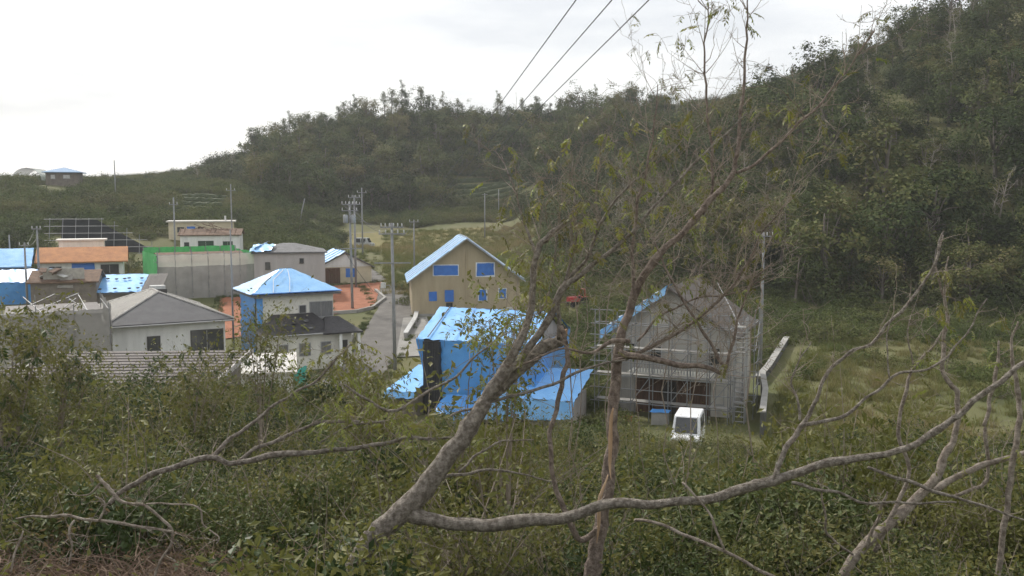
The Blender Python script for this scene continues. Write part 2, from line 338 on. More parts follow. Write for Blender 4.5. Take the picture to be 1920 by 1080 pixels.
class House:
    def __init__(s, name, label, x, y, yaw, w, d, h, roof, rise, ov, wall, roofm, z=None, cat='house', sub=.9, thick=.14):
        s.w, s.d, s.h, s.rise, s.ov, s.roof = w, d, h, rise, ov, roof
        z = gz(x, y) if z is None else z
        s.root = tag(empty(name, (x, y, z), R(yaw)), label, cat); hw = w/2
        s.parts = []
        b = MB()
        if roof == 'gable_y':
            b.prism([(-hw,d,-sub),(-hw,d,h),(0,d,h+rise),(hw,d,h),(hw,d,-sub)][::-1], [(-hw,0,-sub),(-hw,0,h),(0,0,h+rise),(hw,0,h),(hw,0,-sub)][::-1])
        elif roof == 'gable_x':
            b.prism([(-hw,0,-sub),(-hw,d,-sub),(-hw,d,h),(-hw,d/2,h+rise),(-hw,0,h)][::-1], [(hw,0,-sub),(hw,d,-sub),(hw,d,h),(hw,d/2,h+rise),(hw,0,h)][::-1])
        else:
            b.box(-hw, hw, 0, d, -sub, h)
        s.wall = b.build('wall', wall, s.root)
        bm = bmesh.new(); bm.from_mesh(s.wall.data); bmesh.ops.recalc_face_normals(bm, faces=bm.faces); bm.to_mesh(s.wall.data); bm.free()
        b = MB(); o = ov; th = thick
        if roof == 'gable_y':
            k = rise/hw; L_ = (-hw-o, h-o*k+.02); T = (0, h+rise+.02)
            for sg in (-1, 1):
                P = [(sg*(hw+o), -o, L_[1]), (0, -o, T[1]), (0, d+o, T[1]), (sg*(hw+o), d+o, L_[1])]
                if sg < 0: P = P[::-1]
                P = P if sg > 0 else P
                b.prism(P[::-1] if sg > 0 else P[::-1], [(p[0],p[1],p[2]+th) for p in P[::-1]])
        elif roof == 'gable_x':
            k = rise/(d/2)
            for sg in (-1, 1):
                y0 = -o if sg < 0 else d+o; P = [(-hw-o, y0, h-o*k+.02), (hw+o, y0, h-o*k+.02), (hw+o, d/2, h+rise+.02), (-hw-o, d/2, h+rise+.02)]
                if sg > 0: P = P[::-1]
                b.prism(P, [(p[0],p[1],p[2]+th) for p in P])
        elif roof == 'hip':
            e = [(-hw-o,-o),(hw+o,-o),(hw+o,d+o),(-hw-o,d+o)]; W_, D_ = w+2*o, d+2*o
            if W_ >= D_: r0, r1 = (-hw-o+D_/2, d/2), (hw+o-D_/2, d/2)
            else: r0, r1 = (0, -o+W_/2), (0, d+o-W_/2)
            zt = h+rise; i = len(b.v)
            b.v += [(x_,y_,h-.02) for x_,y_ in e]+[(x_,y_,h+th) for x_,y_ in e]+[(*r0,zt),(*r1,zt)]
            b.f += [(3,2,1,0),(0,1,5,4),(1,2,6,5),(2,3,7,6),(3,0,4,7)]; b.mi += [0]*5
            if W_ >= D_: fs = [(4,5,9,8),(5,6,9),(6,7,8,9),(7,4,8)]
            else: fs = [(4,5,8),(5,6,9,8),(6,7,9),(7,4,8,9)]
            b.f += fs; b.mi += [0]*4; s.r0, s.r1 = (*r0, zt), (*r1, zt)
        elif roof == 'shed':      # high at the back
            P = [(-hw-o,-o,h+.02),(hw+o,-o,h+.02),(hw+o,d+o,h+rise+.02),(-hw-o,d+o,h+rise+.02)]
            b.prism(P, [(p[0],p[1],p[2]+th) for p in P])
            w2 = MB().prism([(-hw,0,h),(hw,0,h),(hw,d,h),(-hw,d,h)], [(-hw,0,h+.01),(hw,0,h+.01),(hw,d,h+rise),(-hw,d,h+rise)]); w2.build('upper_wall', wall, s.root)
        elif roof == 'flat':
            b.box(-hw-o, hw+o, -o, d+o, h+.003, h+rise)
        s.roofo = b.build('roof', roofm, s.root)
        bm = bmesh.new(); bm.from_mesh(s.roofo.data); bmesh.ops.recalc_face_normals(bm, faces=bm.faces); bm.to_mesh(s.roofo.data); bm.free()
    def fp(s, face, a, z, off):
        hw = s.w/2
        if face == 'f': return Vector((a, -off, z))
        if face == 'b': return Vector((-a, s.d+off, z))
        if face == 'l': return Vector((-hw-off, s.d-a, z))
        if face == 'r': return Vector((hw+off, a, z))
    def box_on(s, face, a0, a1, z0, z1, o0, o1, b, mi=0):
        P = [s.fp(face, a, z, o) for z in (z0, z1) for a, o in ((a0,o1),(a1,o1),(a1,o0),(a0,o0))]
        b.prism(P[:4], P[4:], mi)
    def window(s, face, a, z, w, h, pane=None, frame=None, n=2, sill=True):
        pane = pane or GLASS; frame = frame or FRAME; t = .06
        b = MB(); s.box_on(face, a-w/2, a+w/2, z, z+t, .003, .07, b); s.box_on(face, a-w/2, a+w/2, z+h-t, z+h, .003, .07, b)
        s.box_on(face, a-w/2, a-w/2+t, z+t, z+h-t, .003, .068, b); s.box_on(face, a+w/2-t, a+w/2, z+t, z+h-t, .003, .068, b)
        o = b.build('window', frame, s.root)
        for k in range(n):
            a0 = a-w/2+t+k*(w-2*t)/n; a1 = a-w/2+t+(k+1)*(w-2*t)/n-(.03 if k < n-1 else 0)
            b = MB(); s.box_on(face, a0, a1, z+t, z+h-t, .003, .02+.012*(k % 2), b); b.build('pane', pane, o)
        if sill:
            b = MB(); s.box_on(face, a-w/2-.05, a+w/2+.05, z-.06, z-.004, .003, .12, b); b.build('sill', frame, o)
        return o
    def patch(s, face, a, z, w, h, m=None, seed=0, skew=0.0, border=False, name='tarp_patch', amp=.03):
        m = m or TARPD
        if border:
            b = MB(); s.box_on(face, a-w/2-.09, a+w/2+.09, z-.09, z+h+.09, .003, .02, b); b.build('tape_border', WTAPE, s.root)
        c = [s.fp(face, a-w/2, z, .05), s.fp(face, a+w/2, z+skew, .05), s.fp(face, a+w/2-abs(skew)*.5, z+h, .05), s.fp(face, a-w/2+abs(skew)*.5, z+h, .05)]
        return tarp(name, c, m, s.root, 10, 10, amp, seed)
    def slab(s, name, x0,x1,y0,y1,z0,z1, m, parent=None):
        return MB().box(x0,x1,y0,y1,z0,z1).build(name, m, parent or s.root)
    def gutter(s, face='f'):
        z = s.h-(s.ov*s.rise/(s.w/2 if s.roof == 'gable_y' else s.d/2) if s.roof.startswith('gable') else 0)
        if face == 'f': pipe(s.root, (-s.w/2-s.ov, -s.ov-.08, z), (s.w/2+s.ov, -s.ov-.08, z), .06, FRAME, 'gutter')
        if face == 'r': pipe(s.root, (s.w/2+s.ov+.08, -s.ov, z), (s.w/2+s.ov+.08, s.d+s.ov, z), .06, FRAME, 'gutter')
    def hip_tarp(s, which, m, seed=0, lift=.1, cover=1.0, amp=.07, **k):
        hw, o, d, h = s.w/2, s.ov+.06, s.d, s.h+.14
        e = [(-hw-o,-o,h),(hw+o,-o,h),(hw+o,d+o,h),(-hw-o,d+o,h)]; r0, r1 = s.r0, s.r1
        wide = s.w+2*s.ov >= s.d+2*s.ov
        if which == 'f': c = [e[0], e[1], r1 if wide else r0, r0]
        if which == 'r': c = [e[1], e[2], r1, r1 if wide else r0]
        if which == 'l': c = [e[3], e[0], r0, r0 if wide else r1]
        if which == 'b': c = [e[2], e[3], r0 if wide else r1, r1]
        return tarp('tarp', c, m, s.roofo, 26, 14, amp, seed, back=lift, **k)
def strap(parent, pts, r=.035, m=None, name='tape_strip'):
    return MB().tube(pts, [r]*len(pts), n=4).build(name, m or WTAPE, parent)

# ---- tan gable house
H = House('tan_house', 'tan gabled house with blue sheets over every window and pale tarp roof', -4.9, 97, 8, 11.6, 10, 3.9, 'gable_y', 4.2, .55, TAN, TARPL)
H.patch('f', -2.2, 4.3, 2.6, 1.05, seed=1, border=True); H.patch('f', 2.05, 4.15, 1.9, 1.4, seed=2, skew=.12, border=True)
H.patch('f', -3.6, 1.55, .85, 1.0, seed=3); H.patch('f', -1.85, 1.45, .95, 1.25, seed=4); H.patch('f', 1.75, 1.55, .85, 1.15, seed=5, skew=-.1, border=True); H.patch('f', 3.9, 1.75, .75, 1.0, seed=6, border=True)
H.window('f', -1.85, .85, .7, .5, n=1, frame=DFRAME); H.slab('downpipe', -.06, .06, -.09, -.004, -.3, 7.6, TAN)
H.slab('air_conditioner', 4.3, 5.0, -.45, -.03, -.1, .75, CERAM)
for sg in (-1, 1):
    kx = (H.w/2+H.ov); z0 = H.h-H.ov*H.rise/(H.w/2)+.17; zt = H.h+H.rise+.18
    P = [(sg*kx, -.62, z0), (sg*kx, 10.6, z0), (0, 10.6, zt), (0, -.62, zt)]
    tarp('tarp', P if sg < 0 else P[::-1], TARPL, H.roofo, 26, 18, .06, 3+sg, back=.0 if sg < 0 else 0)
    for q in (.5, 2.6, 5.0, 7.6): strap(H.roofo, [(sg*kx, q, z0+.14), (sg*kx*.5, q+.1, (z0+zt)/2+.14), (0, q, zt+.14)], .05)
    strap(H.roofo, [(sg*kx, -.66, z0-.12), (0, -.66, zt-.10)], .07, FRAME, 'verge_trim')
MB().box(-5.9, 5.9, -.35, -.03, -1.2, .18).build('foundation', CONC, H.root)

# ---- house wrapped in blue tarp
H = House('tarped_house', 'two-storey house wrapped almost wholly in bright blue tarpaulin with a charcoal panel', -2.15, 58.3, -19, 7.4, 6.6, 5.0, 'gable_x', 1.45, .4, GREYW, SLATE)
hw, d, h, ri = 3.7, 6.6, 5.0, 1.45; e0 = h-.4*ri/3.3+.2
tarp('tarp', [(-hw-.5,-.55,e0-.05),(hw+.5,-.55,e0-.05),(hw+.5,d/2,h+ri+.2),(-hw-.5,d/2,h+ri+.2)], TARPM, H.roofo, 40, 18, .06, 1.0)
tarp('tarp', [(hw+.5,d+.5,e0),(-hw-.5,d+.5,e0),(-hw-.5,d/2,h+ri+.2),(hw+.5,d/2,h+ri+.2)], TARP, H.roofo, 24, 10, .06, 4.0)
strap(H.roofo, [(-hw+.3,-.5,e0+.1),(-hw+.3,d/2,h+ri+.28)], .035, DFRAME, 'rope')
for q in (-1.5, .6, 2.6): strap(H.roofo, [(q,-.55,e0+.04),(q+.05,d*.25,(e0+h+ri)/2+.2),(q,d/2,h+ri+.26)], .018, TARP, 'tarp_seam')
for q in range(7): strap(H.roofo, [(-hw+.4+q*1.15,-.6,e0+.02),(-hw+.4+q*1.15,-.62,e0-.5)], .012, DFRAME, 'rope')
tarp('tarp', [(-hw+1.25,-.28,-.5),(hw+.25,-.5,-.5),(hw+.45,-.58,e0-.05),(-hw+1.2,-.5,e0-.06)], TARP, H.wall, 30, 26, .13, 7.0, freq=.9)
tarp('tarp', [(-hw-.25,-.12,2.9),(-hw-.02,-.10,2.7),(-hw-.02,-.5,e0-.04),(-hw-.55,-.55,e0-.04)], TARP, H.wall, 8, 14, .06, 9.0)
tarp('tarp', [(-hw-.12,d+.2,3.4),(-hw-.12,-.1,2.9),(-hw-.5,-.55,e0),(-hw-.5,d+.5,e0)], TARPL, H.wall, 14, 10, .08, 12.0)
tarp('tarp', [(hw+.15,-.5,.3),(hw+.15,d+.2,.3),(hw+.5,d+.5,e0),(hw+.5,-.55,e0)], TARP, H.wall, 14, 18, .1, 15.0)
b = MB()                                                    # ribbed charcoal panel
for k in range(10): b.box(-hw+.05+k*.118, -hw+.05+k*.118+.098, -.74, -.3, -.5, e0-.16)
b.box(-hw+.05, -hw+1.23, -.70, -.02, -.5, e0-.16); b.build('charcoal_panel', BLACKP, H.wall)
def skirt(x0, x1, y0, y1, zt, zb, seed, m=TARPM, drop=.5):
    r = MB().prism([(x0,y0,zb-.25),(x1,y0,zb-.25),(x1,y1,zt-.25),(x0,y1,zt-.25)], [(x0,y0,zb-.1),(x1,y0,zb-.1),(x1,y1,zt-.1),(x0,y1,zt-.1)]).build('lower_roof', SLATE, H.root)
    tarp('tarp', [(x0-.1,y0-.1,zb),(x1+.1,y0-.1,zb),(x1+.1,y1,zt),(x0-.1,y1,zt)], m, r, 26, 14, .09, seed)
    tarp('tarp', [(x0-.1,y0-.3,zb-drop),(x1+.1,y0-.3,zb-drop*.7),(x1+.1,y0-.1,zb),(x0-.1,y0-.1,zb)], m, r, 30, 8, .12, seed+2)
skirt(-5.6, -3.72, -2.1, 3.0, 2.55, 1.75, 21)
MB().box(-5.2, -3.75, -1.7, 2.8, -.9, 1.6).build('annex_wall', BROWNW, H.root)
skirt(1.0, 6.9, -2.2, 2.6, 3.0, 1.9, 25, TARPM, 1.5)
MB().box(3.8, 6.6, -1.6, 2.4, -.9, 1.7).build('annex_wall', GREYW, H.root)
MB().box(-1.9, 3.5, -1.8, -.55, -.9, .9).build('porch_wall', GREYW, H.root)
tarp('tarp', [(-2.3,-2.3,.5),(1.1,-2.5,.55),(1.1,-.55,1.5),(-2.1,-.55,1.4)], TARP, H.root, 24, 12, .16, 31)
tarp('tarp', [(-.6,-2.9,-.3),(.9,-2.9,-.3),(1.1,-2.45,.55),(-.9,-2.3,.5)], TARP, H.root, 12, 8, .12, 33)

# ---- white house, dark grey hip roof
H = House('hip_roof_house', 'white house with dark grey hip roof and a wide dark window', -27.3, 71.6, 31, 8.7, 11.5, 4.1, 'hip', 2.15, .6, WHITE, SLATE, z=.35)
H.gutter('f'); H.window('f', -1.2, 1.9, 1.0, 1.25, n=1, frame=DFRAME); H.window('f', 2.9, 1.6, 2.6, 1.8, n=2, frame=DFRAME)
for q in (-2.6, .7, 3.0): pipe(H.root, (q,-.5,-.8), (q,-.5,1.6), .03, name='fence_post')
pipe(H.root, (-4,-.5,.75), (4.3,-.5,.75), .02, name='fence_rail')
o_ = .6; e = [(-4.35-o_,-o_,4.26),(4.35+o_,-o_,4.26),(4.35+o_,11.5+o_,4.26),(-4.35-o_,11.5+o_,4.26)]
for k, (a, q) in enumerate(((e[0],H.r0),(e[1],H.r0),(e[2],H.r1),(e[3],H.r1),(H.r0,H.r1))): MB().tube([Vector(a)+Vector((0,0,.02)), Vector(q)+Vector((0,0,.02))], [.09,.09], n=6).build('ridge_cap', SLATE_SUNLIT, H.roofo)
for c, sd_ in (([e[3],e[0],H.r0,H.r1], 'l'), ([e[1],e[2],H.r1,H.r0], 'r')):
    b = MB(); A, B, C, D = [Vector(q)+Vector((0,0,.03)) for q in c]
    for k in range(22):                                            # standing seams of the side slopes, sun glare painted into their colour
        t = (k+.5)/22; p = A.lerp(B, t); L_ = (B-A).length; s0, s1 = (C-A).dot(B-A)/L_**2, (D-A).dot(B-A)/L_**2; lo, hi = min(s0,s1), max(s0,s1)
        f = min(1, t/lo if t < lo else (1-t)/(1-hi) if t > hi else 1); up_ = (C-B); nrm = (B-A).cross(D-A).normalized()
        hv = (D-A)-(B-A)*((D-A).dot(B-A)/L_**2); q = p+hv*f*.98; w_ = (B-A).normalized()*.16
        b.quad(p-w_, p+w_, q+w_*.9, q-w_*.9); b.quad(p-w_*.2+nrm*.03, p+w_*.2+nrm*.03, q+w_*.2+nrm*.03, q-w_*.2+nrm*.03)
    b.build('sunlit_roof_sheet', SLATE_SUNLIT, H.roofo)
MB().box(-.1, 1.1, 7.2, 8.0, 5.4, 6.5).build('solar_tank', CERAM, H.roofo)
MB().box(-.2, 1.2, 7.1, 7.2, 5.5, 6.2).build('solar_panel', DFRAME, H.roofo)

# ---- white two-storey house with blue hip roof
H = House('blue_roof_house', 'white two-storey house with blue tarp hip roof above a black tiled lower roof', -18.5, 77.2, 30, 6.6, 5.6, 5.75, 'hip', 2.0, .55, OFFW, GREYTILE, z=.4)
H.hip_tarp('f', TARPL, 1.0, amp=.05); H.hip_tarp('l', TARPL, 3.0, amp=.05); H.hip_tarp('b', TARPL, 5.0)
for q in (-1.2, .2): strap(H.roofo, [(q-.9,-.6,6.08),(q-.45,.9,7.05),(q*.3-.1,2.1,7.75)], .04)
strap(H.roofo, [(-3.85,-.62,6.02),(3.85,-.62,6.02)], .05, TARPD, 'tarp_hem')
H.window('f', .55, 4.1, .65, .75, n=1); H.window('f', 2.2, 3.7, 2.1, 1.4, CURTAIN)
tarp('wall_tarp', [(-3.42,5.4,.2),(-3.42,.5,.2),(-3.42,.2,5.6),(-3.42,5.4,5.6)], TARP, H.wall, 16, 22, .08, 8)
tarp('wall_tarp', [(-3.3,-.06,2.6),(-2.9,-.06,2.7),(-2.85,-.08,5.6),(-3.4,-.08,5.6)], TARP, H.wall, 6, 18, .05, 9)
MB().box(-3.3, 3.9, -2.9, -.004, -.9, 2.75).build('annex_wall', OFFW, H.root)
b = MB(); b.prism([(-3.75,-3.4,2.7),(2.6,-3.4,2.7),(2.6,-.006,2.7),(-3.75,-.006,2.7)], [(-3.75,-3.4,2.84),(2.6,-3.4,2.84),(1.4,-.006,4.15),(-2.1,-.006,4.15)]); b.build('lower_roof', DARKTILE, H.root)
b = MB(); b.prism([(1.2,-3.75,2.66),(4.6,-3.75,2.66),(4.6,-.2,2.66),(1.2,-.2,2.66)], [(1.2,-3.75,2.78),(4.6,-3.75,2.78),(3.4,-1.0,3.85),(2.2,-1.0,3.85)]); b.build('porch_roof', DARKTILE, H.root)
for q in (2.7, 4.3): H.slab('porch_post', q-.12, q+.12, -3.6, -3.36, -.9, 2.64, WHITE)
H.slab('porch_step', 1.9, 4.6, -3.9, -2.92, -.9, -.1, CONC)
for a_, w_ in ((-2.0,.8),(-.2,1.0),(1.6,.9)):
    o = MB().box(a_-w_/2, a_+w_/2, -2.97, -2.904, .9, 2.0).build('window', FRAME, H.root)
    MB().box(a_-w_/2+.06, a_-.02, -2.985, -2.972, .96, 1.94).build('pane', CURTAIN, o); MB().box(a_+.02, a_+w_/2-.06, -2.985, -2.972, .96, 1.94).build('pane', CURTAIN, o)
o = MB().box(2.75, 3.5, -2.96, -2.904, -.1, 2.0).build('door', DFRAME, H.root); MB().box(3.32, 3.38, -3.0, -2.962, .8, 1.1).build('handle', STEEL, o)
pipe(H.root, (-3.75,-3.46,2.76), (2.6,-3.46,2.76), .06, FRAME, 'gutter')
for k in range(6):
    b = MB().box(-.35,.35,-.25,.25,0,.03); t_ = b.build('loose_tile', GREYTILE, H.root); t_.location = (random.uniform(-2,3.6), random.uniform(-2.8,-1.2), 0); f_ = (t_.location.y+3.4)/3.4; t_.location.z = 2.9+1.3*f_; t_.rotation_euler = (R(22),0,random.uniform(0,3)); t_.scale = (.6,.6,1)

# ---- grey-beige house behind
H = House('beige_house', 'plain grey-beige house with two tiny windows and torn blue tarp on roof corner', -27.0, 110, 15, 8.4, 7, 4.9, 'hip', 1.1, .3, GREYW, GREYTILE, z=3.0)
H.window('f', -2.6, 3.0, .6, .85, n=1, frame=DFRAME); H.window('f', 1.4, 3.7, .5, .55, n=1, frame=DFRAME)
tarp('tarp', [(-4.6,-.35,5.1),(-2.3,-.35,5.1),(-1.6,2.0,5.85),(-4.2,2.4,5.75)], TARPL, H.roofo, 16, 12, .13, 2, back=.1)
tarp('tarp', [(-4.7,7,5.0),(-4.6,-.3,5.0),(-3.9,.5,5.55),(-2.2,3.4,6.15)], TARPL, H.roofo, 16, 12, .1, 5, back=.12)

# ---- small barn
H = House('barn', 'small cream barn with brown plank doors, blue sheeted window and white tarp roof', -22.4, 121.5, 24, 7.2, 7, 2.4, 'gable_y', 1.9, .4, CREAM, GREYTILE, z=3.0, cat='barn')
for k in range(9): MB().box(-3.3+k*.29, -3.3+k*.29+.26, -.09-.015*(k%3), -.004, -.2, 2.3).build('plank', WOODB, H.root)
H.patch('f', .7, 1.0, 1.3, 1.2, seed=2, m=TARPD)
MB().box(-3.5, 3.5, -.05, -.004, 2.42, 2.6).build('gable_trim', WHITE, H.root)
MB().prism([(-3.2,-.03,2.62),(3.2,-.03,2.62),(0,-.03,4.1)], [(-3.2,-.004,2.62),(3.2,-.004,2.62),(0,-.004,4.1)]).build('gable_panel', WHITE, H.root)
tarp('tarp', [(-4.1,7.4,2.35),(-4.1,-.5,2.35),(0,-.5,4.5),(0,7.4,4.5)], TARPL, H.roofo, 22, 14, .08, 5, back=.06)
for q in (.8, 2.6, 4.6): strap(H.roofo, [(-4.1,q,2.45),(0,q,4.62)], .05, TARP)

# ---- orange tile house
H = House('orange_roof_house', 'low white house with orange tiled roof and blue sheeting on its wall', -51.3, 108, 22, 9.0, 6.5, 2.5, 'gable_x', 1.35, .55, WHITE, ORANGETILE, z=4.6)
H.window('f', 3.0, .9, 2.0, 1.1, frame=DFRAME); H.patch('f', .1, .2, 2.6, 2.0, m=TARPD, seed=4, skew=.15); H.patch('f', 1.8, .1, .8, 1.2, m=mat('rust_sheet', (.30,.10,.05), (.2,.07,.04)), seed=5, name='rust_sheet')
H.window('f', -2.9, .9, 1.4, 1.0, frame=FRAME)
MB().box(-3, 2.2, 7.2, 10, -.5, 4.6).build('rear_wing', OFFW, H.root); MB().box(-3.3, 2.5, 7.0, 10.3, 4.603, 4.8).build('rear_wing_roof', PALEROOF, H.root)

# ---- cream flat-roofed house, white stripped-roof house
H = House('cream_house', 'cream flat-roofed house on the slope with one blue sheeted window', -51.3, 150, 16, 10.2, 6, 2.9, 'flat', .22, .35, CREAM, PALEROOF, z=7.9)
H.window('f', -3.2, 1.3, 1.1, .8, frame=DFRAME); H.patch('f', -1.6, 1.2, 1.3, 1.0, seed=3); H.window('f', -.1, 1.3, .9, .8, frame=DFRAME)
MB().box(3.6, 3.9, 2, 2.3, 3.12, 3.9).build('chimney', CERAM, H.root)
H = House('stripped_roof_house', 'white house stripped to brown roof battens in front of the cream house', -44.6, 134, 12, 8.4, 6, 3.3, 'gable_x', .75, .3, WHITE, BATTEN, z=5.9)
H.window('f', -.6, 1.2, 2.2, 1.3, frame=DFRAME); H.window('f', 2.5, 1.3, 1.4, 1.1, frame=DFRAME); H.window('f', -3.3, 1.5, .7, .8, n=1, frame=DFRAME)
for k in range(15):
    x0 = -4.4+k*.6+random.uniform(-.1,.1); MB().box(x0, x0+.1, -.35, 3, 0, .1).build('batten', BATTEN, H.roofo); bb = H.roofo.children[-1]; bb.rotation_euler = (math.atan2(.75,3)+random.uniform(-.03,.06),0,random.uniform(-.05,.05)); bb.location = (0,0,3.4)
for k in range(8): strap(H.roofo, [(random.uniform(-3,3), random.uniform(0,3), 4.0), (random.uniform(-3,3), random.uniform(2,4), random.uniform(4.3,5.2))], .05, BATTEN, 'broken_rafter')

# ---- far-left tarped houses
H = House('tarped_cottage', 'cottage with smooth light blue tarp roof half cut by a utility pole', -59.5, 103, 22, 7.5, 6, 2.2, 'gable_x', 1.6, .5, BROWNW, TARPM, z=4.6)
tarp('tarp', [(-4.3,-.6,2.1),(4.3,-.6,2.1),(4.3,3,4.05),(-4.3,3,4.05)], TARPM, H.roofo, 24, 12, .07, 3)
H.window('f', 1.0, .6, 1.6, 1.0)
H = House('sheeted_shed', 'low shed draped with crumpled deep blue sheets beside bare concrete poles', -52.3, 96, 20, 4.6, 4, 2.0, 'shed', .9, .3, BROWNW, TARP, z=3.4, cat='shed')
tarp('tarp', [(-2.7,-.4,2.2),(2.7,-.4,2.2),(2.6,4.3,3.25),(-2.6,4.3,3.25)], TARP, H.roofo, 20, 12, .12, 4); tarp('wall_tarp', [(-2.5,-.1,-.2),(2.4,-.1,-.2),(2.6,-.35,2.2),(-2.6,-.35,2.2)], TARP, H.wall, 20, 12, .14, 6)
# ---- ruined grey house and blue shed roof
H = House('ruined_house', 'brown-grey house with torn-open roof and exposed boards', -45.2, 91, 18, 6.0, 6, 2.9, 'gable_x', .9, .3, BROWNW, BATTEN, z=3.1)
for k in range(9):
    o = MB().box(-.5,.5,-.3,.3,0,.06).build('loose_board', [BATTEN,CERAM,WOODB][k%3], H.roofo); o.location = (random.uniform(-2.6,2.6), random.uniform(-.2,2.6), 3.5+random.uniform(0,.7)); o.rotation_euler = (random.uniform(-.5,.6), random.uniform(-.5,.5), random.uniform(0,3))
tarp('gable_sheet', [(-.6,-.1,2.4),(.9,-.1,2.3),(.8,.4,3.7),(-.2,.4,3.6)], mat('grey_ply', (.34,.32,.29)), H.roofo, 6, 6, .05, 3)
MB().box(-1.9,1.9,.4,.5,3.2,4.3).build('exposed_wall', mat('bare_plaster', (.42,.40,.36)), H.roofo)
H = House('sandbagged_shed', 'low shed with blue tarp roof held down by dark sandbags and a grey corrugated end', -40.3, 93, 14, 6.6, 6, 1.9, 'shed', 1.3, .3, BROWNW, GREYTILE, z=2.7, cat='shed')
tarp('tarp', [(-3.7,-.4,2.15),(1.9,-.4,2.15),(1.9,6.2,3.5),(-3.7,6.2,3.5)], TARPM, H.roofo, 26, 14, .08, 3)
for k in range(13):
    x0, y0 = [(-3.2,.2),(-2.0,.0),(-.6,.15),(.8,.1),(1.6,.2),(-2.7,3.6),(-1.9,3.9),(-1.0,3.7),(.2,4.0),(1.5,3.9),(-3.3,4.6),(1.7,1.9),(-.2,3.8)][k]
    bm = bmesh.new(); bmesh.ops.create_icosphere(bm, subdivisions=1, radius=.17); [setattr(v, 'co', Vector((v.co.x*1.3, v.co.y*.9, v.co.z*.6))) for v in bm.verts]; mm = bpy.data.meshes.new('sandbag'); bm.to_mesh(mm); bm.free(); mm.materials.append(BLACKP)
    q = link(bpy.data.objects.new('sandbag', mm), H.roofo); q.location = (x0, y0, 2.42+1.3*(y0+.3)/6.6)
b = MB()
for k in range(14): b.box(2.0+k*.14, 2.0+k*.14+.08, -.3, 6.3, 0, .06, M=Matrix.Translation((0,0,2.25)) @ Matrix.Rotation(math.atan2(1.3,6.6), 4, 'X'))
b.build('corrugated_sheet', CORR, H.roofo)

# ---- hilltop house and hoop greenhouse
hx, hy = at(116, 340, 205).x, 205
H = House('hilltop_house', 'small dark house with blue-grey roof alone on the hill crest', hx, hy, 15, 6.6, 6, 2.2, 'hip', 1.2, .7, BROWNW, mat('bluegrey_roof', (.26,.38,.55), (.20,.31,.46)), z=zp(342,205))
H.window('f', -1.8, .8, .9, .9, CERAM, n=1); H.window('f', 1.0, .9, 1.4, .8, CERAM, n=2)
gx = at(50, 335, 210).x; G = tag(empty('greenhouse', (gx, 210, zp(338,210)), R(10)), 'pale netted hoop greenhouse on the hill crest', 'greenhouse')
for k in range(7):
    pts = [(-3.2+6.4*(.5-.5*math.cos(math.pi*j/10)), k*1.6, 2.8*math.sin(math.pi*j/10)) for j in range(11)]; MB().tube(pts, [.05]*11, n=5).build('hoop', STEEL, G)
b = MB()
for j in range(10):
    for k in range(6):
        P = [(-3.2+6.4*(.5-.5*math.cos(math.pi*a/10)), c*1.6, 2.82*math.sin(math.pi*a/10)) for a, c in ((j,k),(j+1,k),(j+1,k+1),(j,k+1))]; b.quad(*P)
b.build('cover_sheet', mat('greenhouse_film', (.55,.60,.55), (.45,.52,.46), alpha=.6), G)

# ------------------------------------------------------------------ scaffolds
def scaffold(name, label, loc, yaw, xs, zs, depth=.9, planks=(), diag=True, r=.028, cat='scaffold'):
    s = tag(empty(name, loc, R(yaw)), label, cat)
    for x in xs:
        for y in (0, -depth): pipe(s, (x, y, -.8), (x, y, zs[-1]+.9), r, name='upright')
    for z in zs:
        for y in (0, -depth): pipe(s, (xs[0]-.3, y+.05, z), (xs[-1]+.3, y+.05, z), r*.9, name='ledger')
        pipe(s, (xs[0]-.3, -depth-.05, z+.9), (xs[-1]+.3, -depth-.05, z+.9), r*.8, name='guard_rail')
        for x in xs: pipe(s, (x+.05, .1, z+.05), (x+.05, -depth-.1, z+.05), r*.9, name='transom')
    for z in planks:
        for x0, x1 in zip(xs, xs[1:]): MB().box(x0+.02, x1-.02, -depth+.1, -.12, z+.09, z+.13).build('plank', PLANK, s)
    if diag:
        for i, (x0, x1) in enumerate(zip(xs[::2], xs[1::2])):
            for z0, z1 in zip(zs, zs[1:]): pipe(s, (x0, -depth-.06, z0), (x1, -depth-.06, z1), r*.8, name='brace')
    return s
# ---- scaffolded grey-roofed house
HX, HY, HYAW = 10.3, 58.6, -23
H = House('scaffolded_house', 'two-storey pale house behind scaffolding with grey gable roof and a torn blue tarp strip', HX, HY, HYAW, 7.9, 8.2, 5.5, 'gable_y', 2.75, .5, DULLW, mat('brown_slate', (.12,.105,.095), (.09,.08,.073), scale=1.2, wave=('Z', 8.0)), z=.15)
k_ = 2.75/3.95
tarp('tarp', [(-4.55,-.62,5.32),(0,-.62,8.50),(0,1.5,8.52),(-4.5,1.0,5.36)][::-1], TARPL, H.roofo, 8, 26, .10, 4, back=-.06)
tarp('tarp', [(-4.55,-.64,4.85),(-.2,-.66,7.95),(-.1,-.62,8.53),(-4.55,-.62,5.36)], TARPL, H.roofo, 26, 5, .08, 8)
for q in range(5): strap(H.roofo, [(-4.1+q*.8,-.5,5.78+q*.8*k_),(-4.0+q*.8,.9,5.83+q*.8*k_)], .04)
H.window('f', -2.6, 3.5, .8, 1.1); H.window('f', -.9, 3.5, .8, 1.0); H.window('f', 2.9, 3.4, .8, 1.2); H.window('f', 3.3, .9, .6, 1.3)
MB().box(-2.4, 3.0, -1.5, -.004, 2.75, 2.95).build('balcony_floor', OFFW, H.root)
for q in range(28): MB().box(-2.35+q*.19, -2.35+q*.19+.05, -1.48, -1.43, 2.96, 3.85).build('baluster', FRAME, H.root)
MB().box(-2.4, 3.0, -1.5, -1.4, 3.853, 3.93).build('handrail', FRAME, H.root)
